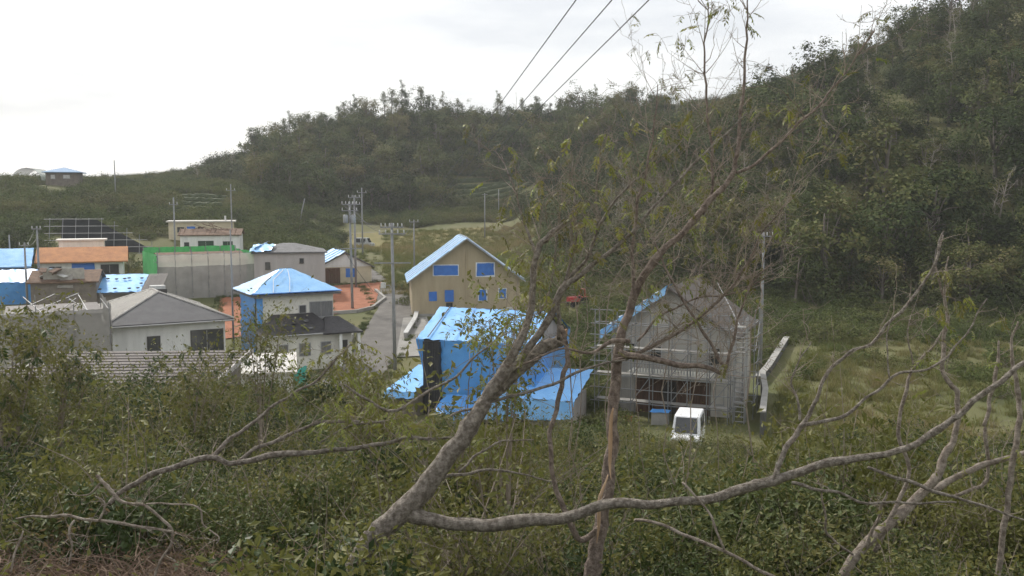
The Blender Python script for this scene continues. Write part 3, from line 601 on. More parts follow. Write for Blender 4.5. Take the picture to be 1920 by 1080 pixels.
MB().box(-2.2, 2.7, -.05, -.004, -.2, 2.3).build('shutter_opening', WOODB, H.root); MB().box(-.4, .5, -.09, -.052, -.2, 2.2).build('door', DFRAME, H.root)
MB().box(2.75, 3.9, -.06, -.004, -.3, 2.5).build('siding_sheet', PALEROOF, H.root)
scaffold('scaffold', 'steel pipe scaffold standing against the pale grey-gabled house front', (HX+1.4*math.sin(R(HYAW))*1.2, HY-1.75, .1), HYAW, [-4.3,-3.1,-1.9,-.7,.5,1.7,2.9,4.2], [1.2,2.9,4.6,6.2], planks=(1.2,2.9,4.6), r=.034)
s = scaffold('scaffold', 'scaffold bay over the grey gable roof with long inclined brace', (HX+4.7*math.cos(R(HYAW)), HY+4.7*math.sin(R(HYAW)), .1), HYAW+90, [0,1.8], [1.3,2.9,4.6,6.3], depth=.7, r=.03)
pipe(s, (0,.1,5.9), (5,2.6,8.4), .03, name='brace')
cs, sn = math.cos(R(HYAW)), math.sin(R(HYAW))
lx, ly = HX+4.75*cs+1.6*sn, HY+4.75*sn-1.6*cs
Ld = tag(empty('ladder_tower', (lx, ly, .05), R(HYAW)), 'tall narrow ladder tower at the corner of the scaffolded house', 'ladder')
for q in (-.35, .35):
    for y in (0, .6): pipe(Ld, (q,y,-.6), (q,y,6.9), .05, FRAME, 'rail')
for q in range(21): pipe(Ld, (-.35,0,.1+q*.31), (.35,0,.1+q*.31), .035, FRAME, 'rung')
for q in range(4): MB().box(-.33,.33,.05,.55,1.5+q*1.6,1.55+q*1.6).build('landing', PLANK, Ld)

# ---- netted house behind green mesh
NX, NY, NYAW = -36.4, 107.5, 31
H = House('netted_house', 'house hidden inside green mesh and grey scaffold netting', NX, NY, NYAW, 9.6, 7, 4.5, 'gable_x', .8, .3, OFFW, BATTEN, z=2.6)
S = tag(empty('netting_scaffold', (NX, NY, 2.6), R(NYAW)), 'scaffold cage hung with green mesh and pale grey netting round a house', 'scaffold')
xs = [-5.6,-3.7,-1.85,0,1.85,3.7,5.6]
for x in xs:
    pipe(S, (x,-1.3,-1), (x,-1.3,5.9), .05, name='upright'); pipe(S, (x,8.3,-1), (x,8.3,5.9), .05, name='upright')
for z in (1.0,2.8,4.6,5.4): pipe(S, (-5.9,-1.28,z), (5.9,-1.28,z), .035, name='ledger')
for i, (x0, x1) in enumerate(zip(xs, xs[1:])):
    tarp('net_panel', [(x0+.03,-1.42,-.5),(x1-.03,-1.42,-.5),(x1-.03,-1.42,4.05),(x0+.03,-1.42,4.05)], NETM, S, 6, 10, .06, i*1.7)
    tarp('net_panel', [(x0+.03,-1.40,4.0),(x1-.03,-1.40,4.0),(x1-.03,-1.40,5.4),(x0+.03,-1.40,5.4)], NET_LIT, S, 6, 5, .06, i*2.7)  # upper band: light on the netting painted as a paler colour
    tarp('green_panel', [(x0+.03,8.4,3.4),(x1-.03,8.4,3.4),(x1-.03,8.4,5.9),(x0+.03,8.4,5.9)], GREENM, S, 6, 5, .06, i*3.1)
for i in range(5):
    y0 = -1.3+i*1.94
    for sx in (-5.7, 5.7): tarp('green_panel', [(sx,y0+1.9,-.6),(sx,y0,-.6),(sx,y0,5.5),(sx,y0+1.9,5.5)], GREENM, S, 6, 8, .07, i*2.3+sx)

# ---- grey netted house at the left edge of the shed
H = House('grey_netted_house', 'grey house with flat ruined roof wrapped in loose grey netting', -32.6, 64.2, 28, 6.0, 7.5, 5.0, 'flat', .15, .2, GREYW, CORR, z=.9)
S = tag(empty('netting_scaffold', (-32.6, 64.2, .9), R(28)), 'scaffold poles hung with loose grey netting beside the hip roof house', 'scaffold')
for x in (-3.5,-1.2,1.2,3.5):
    for y in (-.7, 8.2): pipe(S, (x,y,-.8), (x,y,5.9), .04, name='upright')
for z in (1.8,3.6,5.4):
    pipe(S, (-3.6,-.7,z), (3.6,-.7,z), .03, name='ledger'); pipe(S, (3.5,-.8,z), (3.5,8.3,z), .03, name='ledger')
for i, (x0, x1) in enumerate(((-3.5,-1.2),(-1.2,1.2),(1.2,3.5))): tarp('net_panel', [(x0,-.82,-.5),(x1,-.82,-.5),(x1,-.82,5.5),(x0,-.82,5.4)], NETM, S, 8, 12, .1, i*1.3)
for i in range(3): tarp('net_panel', [(3.62,-.7+i*3,-.5),(3.62,2.3+i*3,-.5),(3.62,2.3+i*3,5.7),(3.62,-.7+i*3,5.7)], NETM, S, 8, 12, .12, 5+i*1.3)
for k in range(6): strap(H.roofo, [(random.uniform(-3,3),0,5.3),(random.uniform(-3,3),7,5.4+random.uniform(0,.6))], .035, STEEL, 'loose_pipe')

# ---- slope retaining net
RX, RY = at(185, 450, 136).x, 136
S = tag(empty('slope_net', (RX, RY, zp(474,136)), R(14)), 'black sheeted slope behind a grid of scaffold pipes', 'scaffold')
b = MB(); b.quad((-5.4,0,-1.5), (6.8,0,-1.5), (6.8,1.2,.6), (2.0,1.9,3.3), (-.5,2.2,4.9), (-5.4,2.2,5.0)); b.build('black_sheet', BLACKN, S)
for k in range(9):
    x = -7+k*1.8; t = min(5.2, 5.2-max(0,(x-1))*.55); pipe(S, (x,-.3,-1.5), (x,-.1+.4*t,t), .045, name='upright')
for k in range(6):
    z = -.2+k*1.05; x1 = 7.4 if z < 1.6 else 7.4-(z-1.6)*1.9; pipe(S, (-7.4,-.35+.08*z,z), (x1,-.35+.08*z,z), .04, name='ledger')

# ---- corrugated shed with ridged roof, white awning
SHX, SHY = -22.0, 46.3
Sh = tag(empty('corrugated_shed', (SHX, SHY, 1.4), R(3)), 'long low shed with brown ridged corrugated roof behind the shrubs', 'shed')
MB().box(-6.0, 5.6, .4, 9.2, -2.6, 2.80).build('wall', BROWNW, Sh)
MB().prism([(-6.0,.4,2.801),(5.6,.4,2.801),(5.6,9.2,2.801),(-6.0,9.2,2.801)], [(-6.0,.4,2.81),(5.6,.4,2.81),(5.6,9.2,3.2),(-6.0,9.2,3.2)]).build('upper_wall', BROWNW, Sh)
base = MB().box(-6.6, 6.1, -.3, 10.0, 0, .1).build('roof', CORR, Sh); base.location = (0,0,2.80); base.rotation_euler = (math.atan2(.40,9.2),0,0)
RS = [mat('ridge_sheet_%d' % q, c_, tuple(v*.7 for v in c_), scale=1.1, stretch=(.3,1,1)) for q, c_ in enumerate(((.17,.15,.14),(.135,.118,.11),(.19,.17,.16)))]
for k in range(13):
    y0 = -.26+k*.79
    MB().prism([(-6.62,y0,.103),(6.12,y0,.103),(6.12,y0+.40,.103),(-6.62,y0+.40,.103)], [(-6.62,y0+.03,.155),(6.12,y0+.03,.155),(6.12,y0+.36,.17),(-6.62,y0+.36,.17)]).build('roof_ridge', RS[k%3], base)
MB().box(6.13, 6.24, -.35, 10.0, -.05, .26).build('verge_board', GREYW, base)
H = House('white_awning', 'small shed with bright white sloping metal roof beside the black tiled porch', -16.3, 58.5, 14, 3.8, 3.2, 2.3, 'shed', .7, .3, WHITE, PALEROOF, z=.5, cat='shed')
for k in range(12): MB().box(-2.1+k*.36, -2.1+k*.36+.05, -.3, 3.5, 0, .06).build('roof_rib', CERAM, H.roofo); H.roofo.children[-1].location = (0,0,2.47); H.roofo.children[-1].rotation_euler = (math.atan2(.7,3.8),0,0)

# ------------------------------------------------------------------ utility poles and wires
def util_pole(px, py0, py1, Y, label, arms=(), r=.16, transformer=0, lean=0.0, lamp=False, H_=None):
    p = at(px, py1, Y); g = gz(p.x, p.y); top = at(px, py0, Y).z
    o = tag(empty('utility_pole', (p.x, Y, g)), label, 'utility pole', 'poles carrying wires through the village'); h = top-g
    MB().tube([(0,0,-.6),(lean*h*.5,0,h*.5),(lean*h,0,h)], [r,r*.85,r*.65], n=10).build('pole', POLE, o, True)
    for (dz, L_, yw, ins) in arms:
        z = h-dz; a = Vector((math.cos(R(yw)), math.sin(R(yw)), 0)); c = Vector((lean*z,0,z))
        M = Matrix.Translation(c) @ Matrix.Rotation(R(yw), 4, 'Z')
        ar = MB().box(-L_/2, L_/2, -.05-r, .05-r, -.05, .05, M=M).build('crossarm', STEEL, o)
        for k in range(ins):
            q = c+a*(-L_/2+.1+(L_-.2)*k/max(1,ins-1))+Vector((0,-r,.05)); MB().tube([q, q+Vector((0,0,.12)), q+Vector((0,0,.22)), q+Vector((0,0,.3))], [.04,.06,.045,.02], n=7).build('insulator', CERAM, ar, True)
    for k in range(transformer):
        q = Vector((lean*h+(.42 if k else -.42), -.2, h-2.4)); MB().tube([q, q+Vector((0,0,.1)), q+Vector((0,0,.85)), q+Vector((0,0,.95))], [.2,.28,.28,.18], n=12).build('transformer', TRANSF, o, True)
    for k in range(5): pipe(o, (-.25+lean*(1.8+k*.5), 0, 2.2+k*.9), (.25, 0, 2.2+k*.9), .012, name='step_bolt') if Y < 110 else None
    if lamp:
        MB().tube([(0,-.05,h*.55),(-.4,-.3,h*.58),(-.7,-.4,h*.58)], [.03,.03,.03], n=5).build('lamp_arm', STEEL, o); MB().box(-1.05,-.65,-.5,-.3,h*.565,h*.6).build('lamp_head', CERAM, o)
    o['top'] = h; return o, Vector((p.x+lean*h, Y, g+h))
P1, T1 = util_pole(741, 418, 690, 75, 'tall concrete pole with crowded insulators rising from the lane', ((.35,1.9,10,6),(.9,2.2,10,5),(3.3,3.0,4,0)), lamp=True, lean=-.012)
P2, T2 = util_pole(661, 378, 580, 101, 'concrete pole with transformer at the corner of the terracotta yard', ((.3,1.8,20,5),(1.0,1.8,20,3),(5.2,2.4,20,0)), transformer=2, lean=-.012)
P3, T3 = util_pole(667, 366, 500, 118, 'pole standing behind the transformer pole beside the barn', ((.3,1.6,20,4),(1.2,1.6,20,4)), lean=-.005)
P4, T4 = util_pole(680, 352, 470, 150, 'slim far pole beside the parked van on the dry field', ((.8,1.6,20,2),), r=.14)
P5, T5 = util_pole(777, 412, 515, 128, 'plain pole at the bend above the tan house', ((.3,1.4,20,2),), r=.13)
P6, T6 = util_pole(329, 370, 480, 128, 'grey pole beside the cream flat-roofed house', ((1.0,1.2,15,2),), r=.15)
P7, T7 = util_pole(436, 345, 470, 142, 'tall thin pole between the white stripped house and the wooded slope', ((1.0,1.4,15,2),), r=.12)
P8, T8 = util_pole(437, 430, 612, 80, 'slender pole between the hip roof house and the blue roof house', (), r=.09)
P9, T9 = util_pole(50, 455, 540, 92, 'short pole with wire brackets beside the blue sheeted shed', ((.3,1.0,15,2),), r=.13)
P10, T10 = util_pole(74, 424, 530, 98, 'taller pole behind the blue sheeted shed', ((.3,1.0,15,2),), r=.14)
P11, T11 = util_pole(20, 440, 500, 112, 'pole half hidden behind the light blue cottage roof', (), r=.12)
P12, T12 = util_pole(216, 300, 348, 190, 'lone pole on the crest near the hilltop house', (), r=.14)
P13, T13 = util_pole(1427, 436, 640, 74, 'grey pole with short crossarm behind the scaffolded house', ((.3,1.5,-15,4),), r=.14)
P14, T14 = util_pole(909, 362, 425, 185, 'slim pole among shrubs at the foot of the wood', ((.3,1.2,10,0),), r=.14)
P15, T15 = util_pole(560, 372, 395, 190, 'leaning stub pole in the scrub on the slope', (), r=.14, lean=.25)
P16, T16 = util_pole(935, 355, 385, 210, 'pale stake pole among the tea rows', (), r=.12)
def wire(label, a, b, sag, r=.02, group='overhead wires'):
    a, b = Vector(a), Vector(b); pts = []
    for k in range(25):
        t = k/24; p = a.lerp(b, t); p.z -= sag*4*t*(1-t); pts.append(p-a)
    o = MB().tube(pts, [r]*25, n=4).build('overhead_wire', WIRE); o.location = a
    return tag(o, label, 'wire', group)
for k in range(3):
    far = T5+Vector((-.6+.6*k, 0, -.25)); near = at([1120,1195,1272][k], -55, 16)
    wire(('outer','middle','inner')[k]+' of three thin wires climbing from the bend pole into the white sky', far, near, .25, .011, 'three wires crossing the sky')
for k in range(4):
    wire('drooping wire between the insulator pole and the transformer pole', T1+Vector((-.8+.5*k,-.2,-.3-.2*(k%2))), T2+Vector((-.7+.4*k,-.2,-.3-.3*(k%2))), .5+.25*k, .017, 'wires along the lane')
for k in range(3): wire('wire between the transformer pole and the pole by the barn', T2+Vector((-.5+.5*k,0,-.4)), T3+Vector((-.5+.5*k,0,-.4)), .4, .017, 'wires by the barn')
for k in range(2): wire('wire between the barn pole and the far field pole', T3+Vector((-.4+.8*k,0,-.4)), T4+Vector((-.4+.8*k,0,-.8)), .6, .018, 'wires to the field')
for k in range(2): wire('wire between the insulator pole and the bend pole', T1+Vector((.2+.5*k,0,-.9)), T5+Vector((-.3+.5*k,0,-.3)), .8, .017, 'wires to the bend')
wire('stay cable slanting down from the transformer pole', T2+Vector((-1.0,0,-4.9)), (T2.x+2.6, T2.y-1, gz(T2.x+2.6,T2.y-1)+2.2), .2, .025)
for k in range(2): wire('wire between the two concrete poles by the blue shed', T9+Vector((-.3+.6*k,0,-.3)), T10+Vector((-.3+.6*k,0,-.4)), .5, .018, 'wires by the shed')

# ------------------------------------------------------------------ vehicles and small things
def vehicle(name, label, x, y, yaw, L_, W_, Hh, paint, cat, z=None):
    o = tag(empty(name, (x, y, (gz(x,y) if z is None else z)+.0), R(yaw)), label, cat); w = W_/2
    prof = [(0,.32),(0,.75),(.05,.86),(.62,.98),(1.05,Hh-.06),(1.3,Hh),(L_-.15,Hh),(L_-.04,Hh-.1),(L_,.9),(L_,.32)]
    prof = [(p[0]-L_/2, p[1]) for p in prof]; b = MB()
    n = len(prof); ins = [1 if z_ < 1.0 else .90 for _, z_ in prof]
    lo = [(p[0], -w*i_, p[1]) for p, i_ in zip(prof, ins)]; hi = [(p[0], w*i_, p[1]) for p, i_ in zip(prof, ins)]
    b.prism(lo, hi); body = b.build('body', paint, o)
    bm = bmesh.new(); bm.from_mesh(body.data); bmesh.ops.recalc_face_normals(bm, faces=bm.faces); bmesh.ops.bevel(bm, geom=bm.edges[:], offset=.035, segments=2, affect='EDGES'); bm.to_mesh(body.data); bm.free()
    for sy in (-1, 1):
        for k in range(2):
            x0 = -L_/2+1.15+k*(L_-1.5)/2; x1 = x0+(L_-1.5)/2-.12
            MB().prism([(x0,sy*w*.985,1.02),(x1,sy*w*.985,1.02),(x1,sy*w*.925,Hh-.16),(x0+.1,sy*w*.925,Hh-.16)], [(x0,sy*w*.99,1.02),(x1,sy*w*.99,1.02),(x1,sy*w*.93,Hh-.16),(x0+.1,sy*w*.93,Hh-.16)]).build('side_window', GLASS, body)
        for xx in (-L_/2+.6, L_/2-.65):
            t = MB().tube([(xx,sy*(w-.18),.29),(xx,sy*(w-.0),.29)], [.29,.29], n=16).build('wheel', RUBBER, o); MB().tube([(xx,sy*(w-.02),.29),(xx,sy*(w+.012),.29)], [.17,.17], n=12).build('rim', FRAME, t)
        MB().box(-L_/2-.02, -L_/2+.02, sy*w*.72-.13, sy*w*.72+.13, .62, .76).build('headlight', CERAM, o)
        MB().box(L_/2-.01, L_/2+.025, sy*w*.82-.07, sy*w*.82+.07, .75, 1.0).build('tail_light', RED, o)
    MB().quad((-L_/2+.64,-w*.80,1.0),(-L_/2+.64,w*.80,1.0),(-L_/2+1.03,w*.74,Hh-.1),(-L_/2+1.03,-w*.74,Hh-.1)).build('windscreen', GLASS, body); body.children[-1].location = (-.045,0,.02)
    MB().box(L_/2-.02, L_/2+.012, -w*.72, w*.72, 1.05, Hh-.22).build('rear_window', GLASS, body)
    return o
p = at(1290, 812, 47.6); vehicle('white_van', 'small white van parked by the scaffolded house behind the shrubs', p.x, 47.6, 72, 3.2, 1.48, 1.85, CARW, 'van', z=gz(p.x,47.6)+.05)
p = at(683, 452, 172); vehicle('parked_van', 'silver van parked alone on the dry yellow field', p.x, 172, 165, 3.6, 1.6, 1.9, CARG, 'van')
# red tractor
p = at(1080, 560, 104); T = tag(empty('red_tractor', (p.x, 104, gz(p.x,104)), R(30)), 'small red farm tractor in the weeds beside the tan house', 'tractor')
b = MB().box(-1.1,.1,-.32,.32,.6,1.15); b.build('bonnet', RED, T); MB().box(.1,1.1,-.45,.45,.55,.95).build('rear_body', RED, T); MB().box(.3,.9,-.25,.25,.953,1.15).build('seat', RUBBER, T); MB().box(.8,.9,-.25,.25,1.153,1.5).build('backrest', RUBBER, T)
for sy in (-1,1):
    for xx, rr in ((-.85,.32),(.75,.55)): MB().tube([(xx,sy*.5,rr),(xx,sy*.72,rr)], [rr,rr], n=16).build('wheel', RUBBER, T)
    pipe(T, (.95,sy*.42,.95), (.95,sy*.42,2.0), .04, RED, 'roll_bar'); MB().box(.35,1.15,sy*.47,sy*.75,1.12,1.2).build('fender', RED, T)
pipe(T, (.95,-.42,2.0), (.95,.42,2.0), .04, RED, 'roll_bar'); MB().tube([(-.2,0,1.1),(.15,0,1.35)], [.03,.03], n=6).build('steering_column', RUBBER, T)
# crates, sheets, walls
def crate(label, px, py, Y, w, d, h, m, lidm=None, yaw=0):
    p = at(px, py, Y); o = tag(empty('crate', (p.x, Y, gz(p.x,Y)), R(yaw)), label, 'crate'); t = .04
    b = MB(); b.box(-w/2,w/2,-d/2,d/2,.0,.05); b.build('bottom', m, o)
    for nm, bx in (('side',(-w/2,w/2,-d/2,-d/2+t)),('side',(-w/2,w/2,d/2-t,d/2)),('side',(-w/2,-w/2+t,-d/2+t,d/2-t)),('side',(w/2-t,w/2,-d/2+t,d/2-t))): MB().box(*bx,.053,h).build(nm, m, o)
    if lidm: tarp('cover', [(-w/2-.1,-d/2-.1,h+.02),(w/2+.1,-d/2-.1,h+.02),(w/2+.1,d/2+.1,h+.06),(-w/2-.1,d/2+.1,h+.06)], lidm, o, 8, 8, .05, 3)
crate('grey crate covered with a blue sheet under the scaffold', 1238, 785, 55.6, 1.0, .7, .8, CONC, TARP, -20)
crate('red open crate on the ground left under the scaffold', 1172, 775, 56.5, .8, .5, .35, RED, None, 10)
def plank_wall(name, label, pts, h, t, m, cap=None, cat='wall', z0=-.6):
    a = Vector((*pts[0],0)); o = tag(empty(name, (a.x,a.y,0)), label, cat)
    for p0, p1 in zip(pts, pts[1:]):
        q0, q1 = Vector((*p0,0))-a, Vector((*p1,0))-a; d = (q1-q0); n = Vector((-d.y,d.x,0)).normalized()*t/2; g0, g1 = gz(*p0), gz(*p1)
        b = MB().prism([q0-n+Vector((0,0,g0+z0)), q1-n+Vector((0,0,g1+z0)), q1+n+Vector((0,0,g1+z0)), q0+n+Vector((0,0,g0+z0))], [q0-n+Vector((0,0,g0+h)), q1-n+Vector((0,0,g1+h)), q1+n+Vector((0,0,g1+h)), q0+n+Vector((0,0,g0+h))]); b.build('wall_panel', m, o)
        if cap:
            n2 = n*1.5; b = MB().prism([q0-n2+Vector((0,0,g0+h+.003)), q1-n2+Vector((0,0,g1+h+.003)), q1+n2+Vector((0,0,g1+h+.003)), q0+n2+Vector((0,0,g0+h+.003))], [q0-n2+Vector((0,0,g0+h+.08)), q1-n2+Vector((0,0,g1+h+.08)), q1+n2+Vector((0,0,g1+h+.08)), q0+n2+Vector((0,0,g0+h+.08))]); b.build('coping', cap, o)
    return o
DARKC = mat('stained_concrete', (.12,.12,.115), (.075,.075,.07), scale=1.2, rough=.95)
plank_wall('boundary_wall', 'dark stained concrete wall running along the scaffolded house to the lawn', [(14.2,50.5),(16.6,58.5),(18.2,65)], 1.5, .25, DARKC, CONC)
plank_wall('retaining_wall', 'pale concrete wall angling into the weeds beyond the lawn corner', [(18.6,67.5),(20.6,72),(26.0,85)], .6, .35, DARKC, CONC)
plank_wall('kerb_wall', 'low concrete kerb wall along the terracotta yard by the lane', [(-20.2,97.5),(-17.0,98.5),(-15.6,101),(-15.2,108),(-17.4,115)], .35, .3, CONC)
plank_wall('garden_wall', 'low concrete garden wall beside the porch and the lane', [(-15.2,73.5),(-14.9,80),(-15.4,87)], .6, .2, CONC)
plank_wall('lot_wall', 'stepped concrete wall between the lane and the tan house', [(-10.2,86),(-10.0,93),(-10.6,103),(-12.0,110)], .55, .3, CONC, CERAM)
o = tag(empty('teal_sheet', (at(563,715,66).x, 66, gz(at(563,715,66).x,66))), 'teal plastic sheet hung over a frame near the porch', 'sheet')
pipe(o, (-.5,0,0), (-.5,0,1.6), .03, name='post'); pipe(o, (.5,0,0), (.5,0,1.9), .03, name='post'); tarp('cloth', [(-.5,-.05,.2),(.5,-.05,.1),(.5,-.05,1.9),(-.5,-.05,1.5)], TEAL, o, 8, 10, .1, 3)
for k, (px, py, Y, lb) in enumerate(((600,712,65,'white bags heaped beside the teal sheet'),(535,662,70,'white bundle at the foot of the porch'))):
    p = at(px, py, Y); bm = bmesh.new(); bmesh.ops.create_icosphere(bm, subdivisions=3, radius=.55)
    for v in bm.verts: v.co = Vector((v.co.x*1.5, v.co.y, max(-.25, v.co.z*.6)))*(1+.35*nz3(v.co.x*3+k, v.co.y*3, v.co.z*3))
    mm = bpy.data.meshes.new('bag_heap'); bm.to_mesh(mm); bm.free(); mm.materials.append(CERAM); q = link(bpy.data.objects.new('sack_bundle', mm)); q.location = (p.x, Y, gz(p.x,Y)+.12); tag(q, lb, 'sack')

# ------------------------------------------------------------------ foliage prototypes
def leaves_np(n, centers, spread, size, aspect=.42, up=.35, outward=None, droop=0.0, flat=1.0):
    """n folded leaves (two triangles each sharing a spine) gathered round centres"""
    ci = rng.integers(0, len(centers), n); C = np.asarray(centers, float)[ci]; S = np.asarray(spread, float)
    S = S[ci][:,None] if S.ndim == 1 else S
    P = C+rng.normal(0, 1, (n,3))*S*np.array([1,1,flat])
    N = rng.normal(0, 1, (n,3))+np.array([0,0,up*2.2])
    if outward is not None: N += (P-np.array(outward))*.6
    N /= np.linalg.norm(N, axis=1)[:,None]
    T = rng.normal(0, 1, (n,3)); T[:,2] -= droop; T -= N*(T*N).sum(1)[:,None]; T /= np.linalg.norm(T, axis=1)[:,None]; B = np.cross(N, T)
    s = size*(.6+.8*rng.random(n))[:,None]
    V = np.empty((n,4,3)); V[:,0] = P; V[:,1] = P+T*s*.45+B*s*aspect*.5+N*s*.07; V[:,2] = P+T*s; V[:,3] = P+T*s*.45-B*s*aspect*.5+N*s*.07
    return V.reshape(-1,3), np.arange(4*n).reshape(n,4)
def np_mesh(name, parts, mats):
    """parts: list of (verts, faces(list/array), material index)"""
    V = []; F = []; MI = []; o = 0
    for v, f, mi in parts:
        V.append(np.asarray(v, float)); F += [tuple(int(k)+o for k in q) for q in f]; MI += [mi]*len(f); o += len(v)
    me = bpy.data.meshes.new(name); me.from_pydata(np.concatenate(V).tolist(), [], F)
    for m in mats: me.materials.append(m)
    me.polygons.foreach_set('material_index', MI); me.update(); return me
def twig_mb(n, r0, length, thick, up=.8, seg=4, curl=.25, origin=(0,0,0), spread=.3):
    b = MB()
    for k in range(n):
        p = Vector(origin)+Vector((random.gauss(0,spread), random.gauss(0,spread), 0)); d = Vector((random.gauss(0,1), random.gauss(0,1), up*random.uniform(.3,1.8))).normalized(); L_ = length*random.uniform(.5,1.2); pts = [p]
        for q in range(seg): d = (d+Vector((random.gauss(0,curl),random.gauss(0,curl),random.gauss(.03,curl)))).normalized(); p = p+d*L_/seg; pts.append(p)
        b.tube(pts, [thick*(1-.8*q/seg) for q in range(seg+1)], n=4, cap=False)
    return b
def shrub_mesh(i, n=1150, rx=.75, h=1.35, leaf=.09, lm=None, twigs=9, aspect=.42, droop=0.0):
    c = []; sp = []
    for k in range(15):
        a = random.uniform(0, 6.28); q = math.sqrt(random.random())*rx; z = h*(.35+.6*random.random()*(1-.45*(q/rx)**2)); c.append((q*math.cos(a), q*math.sin(a), z)); sp.append(random.uniform(.10,.21)*rx/.75)
    lv, lf = leaves_np(n, c, sp, leaf, aspect, outward=(0,0,h*.35), droop=droop)
    tb = twig_mb(twigs, .02, h*1.05, .011*rx/.75, up=1.2, spread=.12*rx)
    return np_mesh('shrub_%d' % i, [(lv, lf, 0), (tb.v, tb.f, 1)], [lm or LEAF_NEAR, TWIGM])
PROTO_N = [0]
def scatter(name, label, pts, meshes, kind='stuff', cat=None):
    """pts: (x,y,z,scale,index,tilt) -> one object with geometry-node instances"""
    PROTO_N[0] += 1
    pc = bpy.data.collections.new('foliage_source_%d' % PROTO_N[0])
    for k, m in enumerate(meshes): pc.objects.link(bpy.data.objects.new('src_%02d_%02d' % (PROTO_N[0], k), m))
    n = len(pts); A = np.array([p[:6] for p in pts], float)
    me = bpy.data.meshes.new(name); me.vertices.add(n); me.vertices.foreach_set('co', A[:,:3].ravel().astype(np.float32))
    a = me.attributes.new('scl', 'FLOAT_VECTOR', 'POINT'); sc_ = A[:,3][:,None]*(1+rng.uniform(-.18,.18,(n,3))); a.data.foreach_set('vector', sc_.ravel().astype(np.float32))
    a = me.attributes.new('rot', 'FLOAT_VECTOR', 'POINT'); t_ = A[:,5][:,None]; a.data.foreach_set('vector', np.concatenate([rng.normal(0,1,(n,2))*t_, rng.uniform(0,6.28,(n,1))], 1).ravel().astype(np.float32))
    a = me.attributes.new('idx', 'INT', 'POINT'); a.data.foreach_set('value', A[:,4].astype(np.int32))
    me.update(); o = link(bpy.data.objects.new(name, me)); tag(o, label, cat, kind=kind)
    g = bpy.data.node_groups.new(name+'_nodes', 'GeometryNodeTree'); g.interface.new_socket('Geometry', in_out='INPUT', socket_type='NodeSocketGeometry'); g.interface.new_socket('Geometry', in_out='OUTPUT', socket_type='NodeSocketGeometry')
    N = g.nodes; gi = N.new('NodeGroupInput'); go = N.new('NodeGroupOutput'); ip = N.new('GeometryNodeInstanceOnPoints'); ci = N.new('GeometryNodeCollectionInfo'); ci.inputs['Collection'].default_value = pc; ci.inputs['Separate Children'].default_value = True; ci.inputs['Reset Children'].default_value = True
    ip.inputs['Pick Instance'].default_value = True
    def na(nm, ty): q = N.new('GeometryNodeInputNamedAttribute'); q.data_type = ty; q.inputs['Name'].default_value = nm; return q.outputs['Attribute']
    er = N.new('FunctionNodeEulerToRotation'); lk = g.links.new
    lk(gi.outputs[0], ip.inputs['Points']); lk(ci.outputs[0], ip.inputs['Instance']); lk(na('idx','INT'), ip.inputs['Instance Index']); lk(na('rot','FLOAT_VECTOR'), er.inputs[0]); lk(er.outputs[0], ip.inputs['Rotation']); lk(na('scl','FLOAT_VECTOR'), ip.inputs['Scale']); lk(ip.outputs[0], go.inputs[0])
    md = o.modifiers.new('scatter', 'NODES'); md.node_group = g
    return o
def cpx(x, y): return 960+FPX*x/max(y, 1.0)

# ---- shrubs on the near slope
SH = [shrub_mesh(i) for i in range(4)]+[shrub_mesh(4, 900, .7, 1.5, .10, aspect=.5), shrub_mesh(5, 1500, .8, 1.1, .055, aspect=.35), shrub_mesh(6, 700, .75, 1.7, .09, lm=LEAF_OLIVE, droop=1.0, twigs=14), shrub_mesh(7, 350, .8, 1.8, .08, lm=LEAF_OLIVE, twigs=26)]
VN = [shrub_mesh(20+i, 420, .7, 1.0, .14, lm=LEAF_VINE, aspect=.9, droop=1.4, twigs=5) for i in range(2)]
pts = []; ptv = []
def ymax(c): return float(np.interp(c, [-400,500,650,750,1000,1080,1300,1420,1520,1800,2400], [41,41.5,45,47,47,46.5,45,44,43,44,48]))
for k in range(13500):
    y = 4.2+44*random.random()**.62; u = random.uniform(-.78, .78); x = u*max(y, 7)
    c = cpx(x, y)
    if y > ymax(c): continue
    if random.random() > min(1, (.20+.80*(max(y,7)/48))): continue      # even density over the area
    nn = nz3(x*.22, y*.22, 1.1)
    n2 = nz3(x*.55, y*.55, 6.1)
    if n2 < -.28 and y > 7 and random.random() < .75: continue            # gaps between the bushes
    sc_ = (1.0 if y > 11 else .72 if y > 6.5 else .5)*random.uniform(.65,1.15)*(1+.45*nn)*(1.55 if n2 > .22 and y > 12 and random.random() < .4 else 1)
    if 680 < c < 1120 and y > 24: sc_ *= .66
    if 1120 <= c < 1470 and y > 22: sc_ *= .58
    if c > 1480 and y > 24 and random.random() < .45: sc_ *= .7
    z = gz(x, y)-.08
    if 8.5 < y < 14 and 420 < c < 640: ptv.append((x,y,z,sc_*1.0,random.randint(0,1),.2)); continue
    if 7.8 < y < 13.3 and c < 440+12*nn: continue
    idx = random.choice([0,1,2,3,0,1,2,3,4,5,5,6,7,7] if nn < .1 else [4,6,6,7,7,0,5])
    pts.append((x, y, z, sc_, idx, .14))
for k in range(26):
    c = random.uniform(540, 715); y = random.uniform(7.4, 8.5); x = (c-960)/FPX*y; pts.append((x, y, gz(x,y)-.1, random.uniform(.8,1.15), random.choice((0,1,4,6)), .15))
scatter('undergrowth', 'dense tangle of small-leaved evergreen shrubs covering the near slope', pts, SH)
scatter('vine_undergrowth', 'heart-leaved creeper heaped over the slope near the leaning trunk', ptv, VN)
print('near shrubs', len(pts), len(ptv))
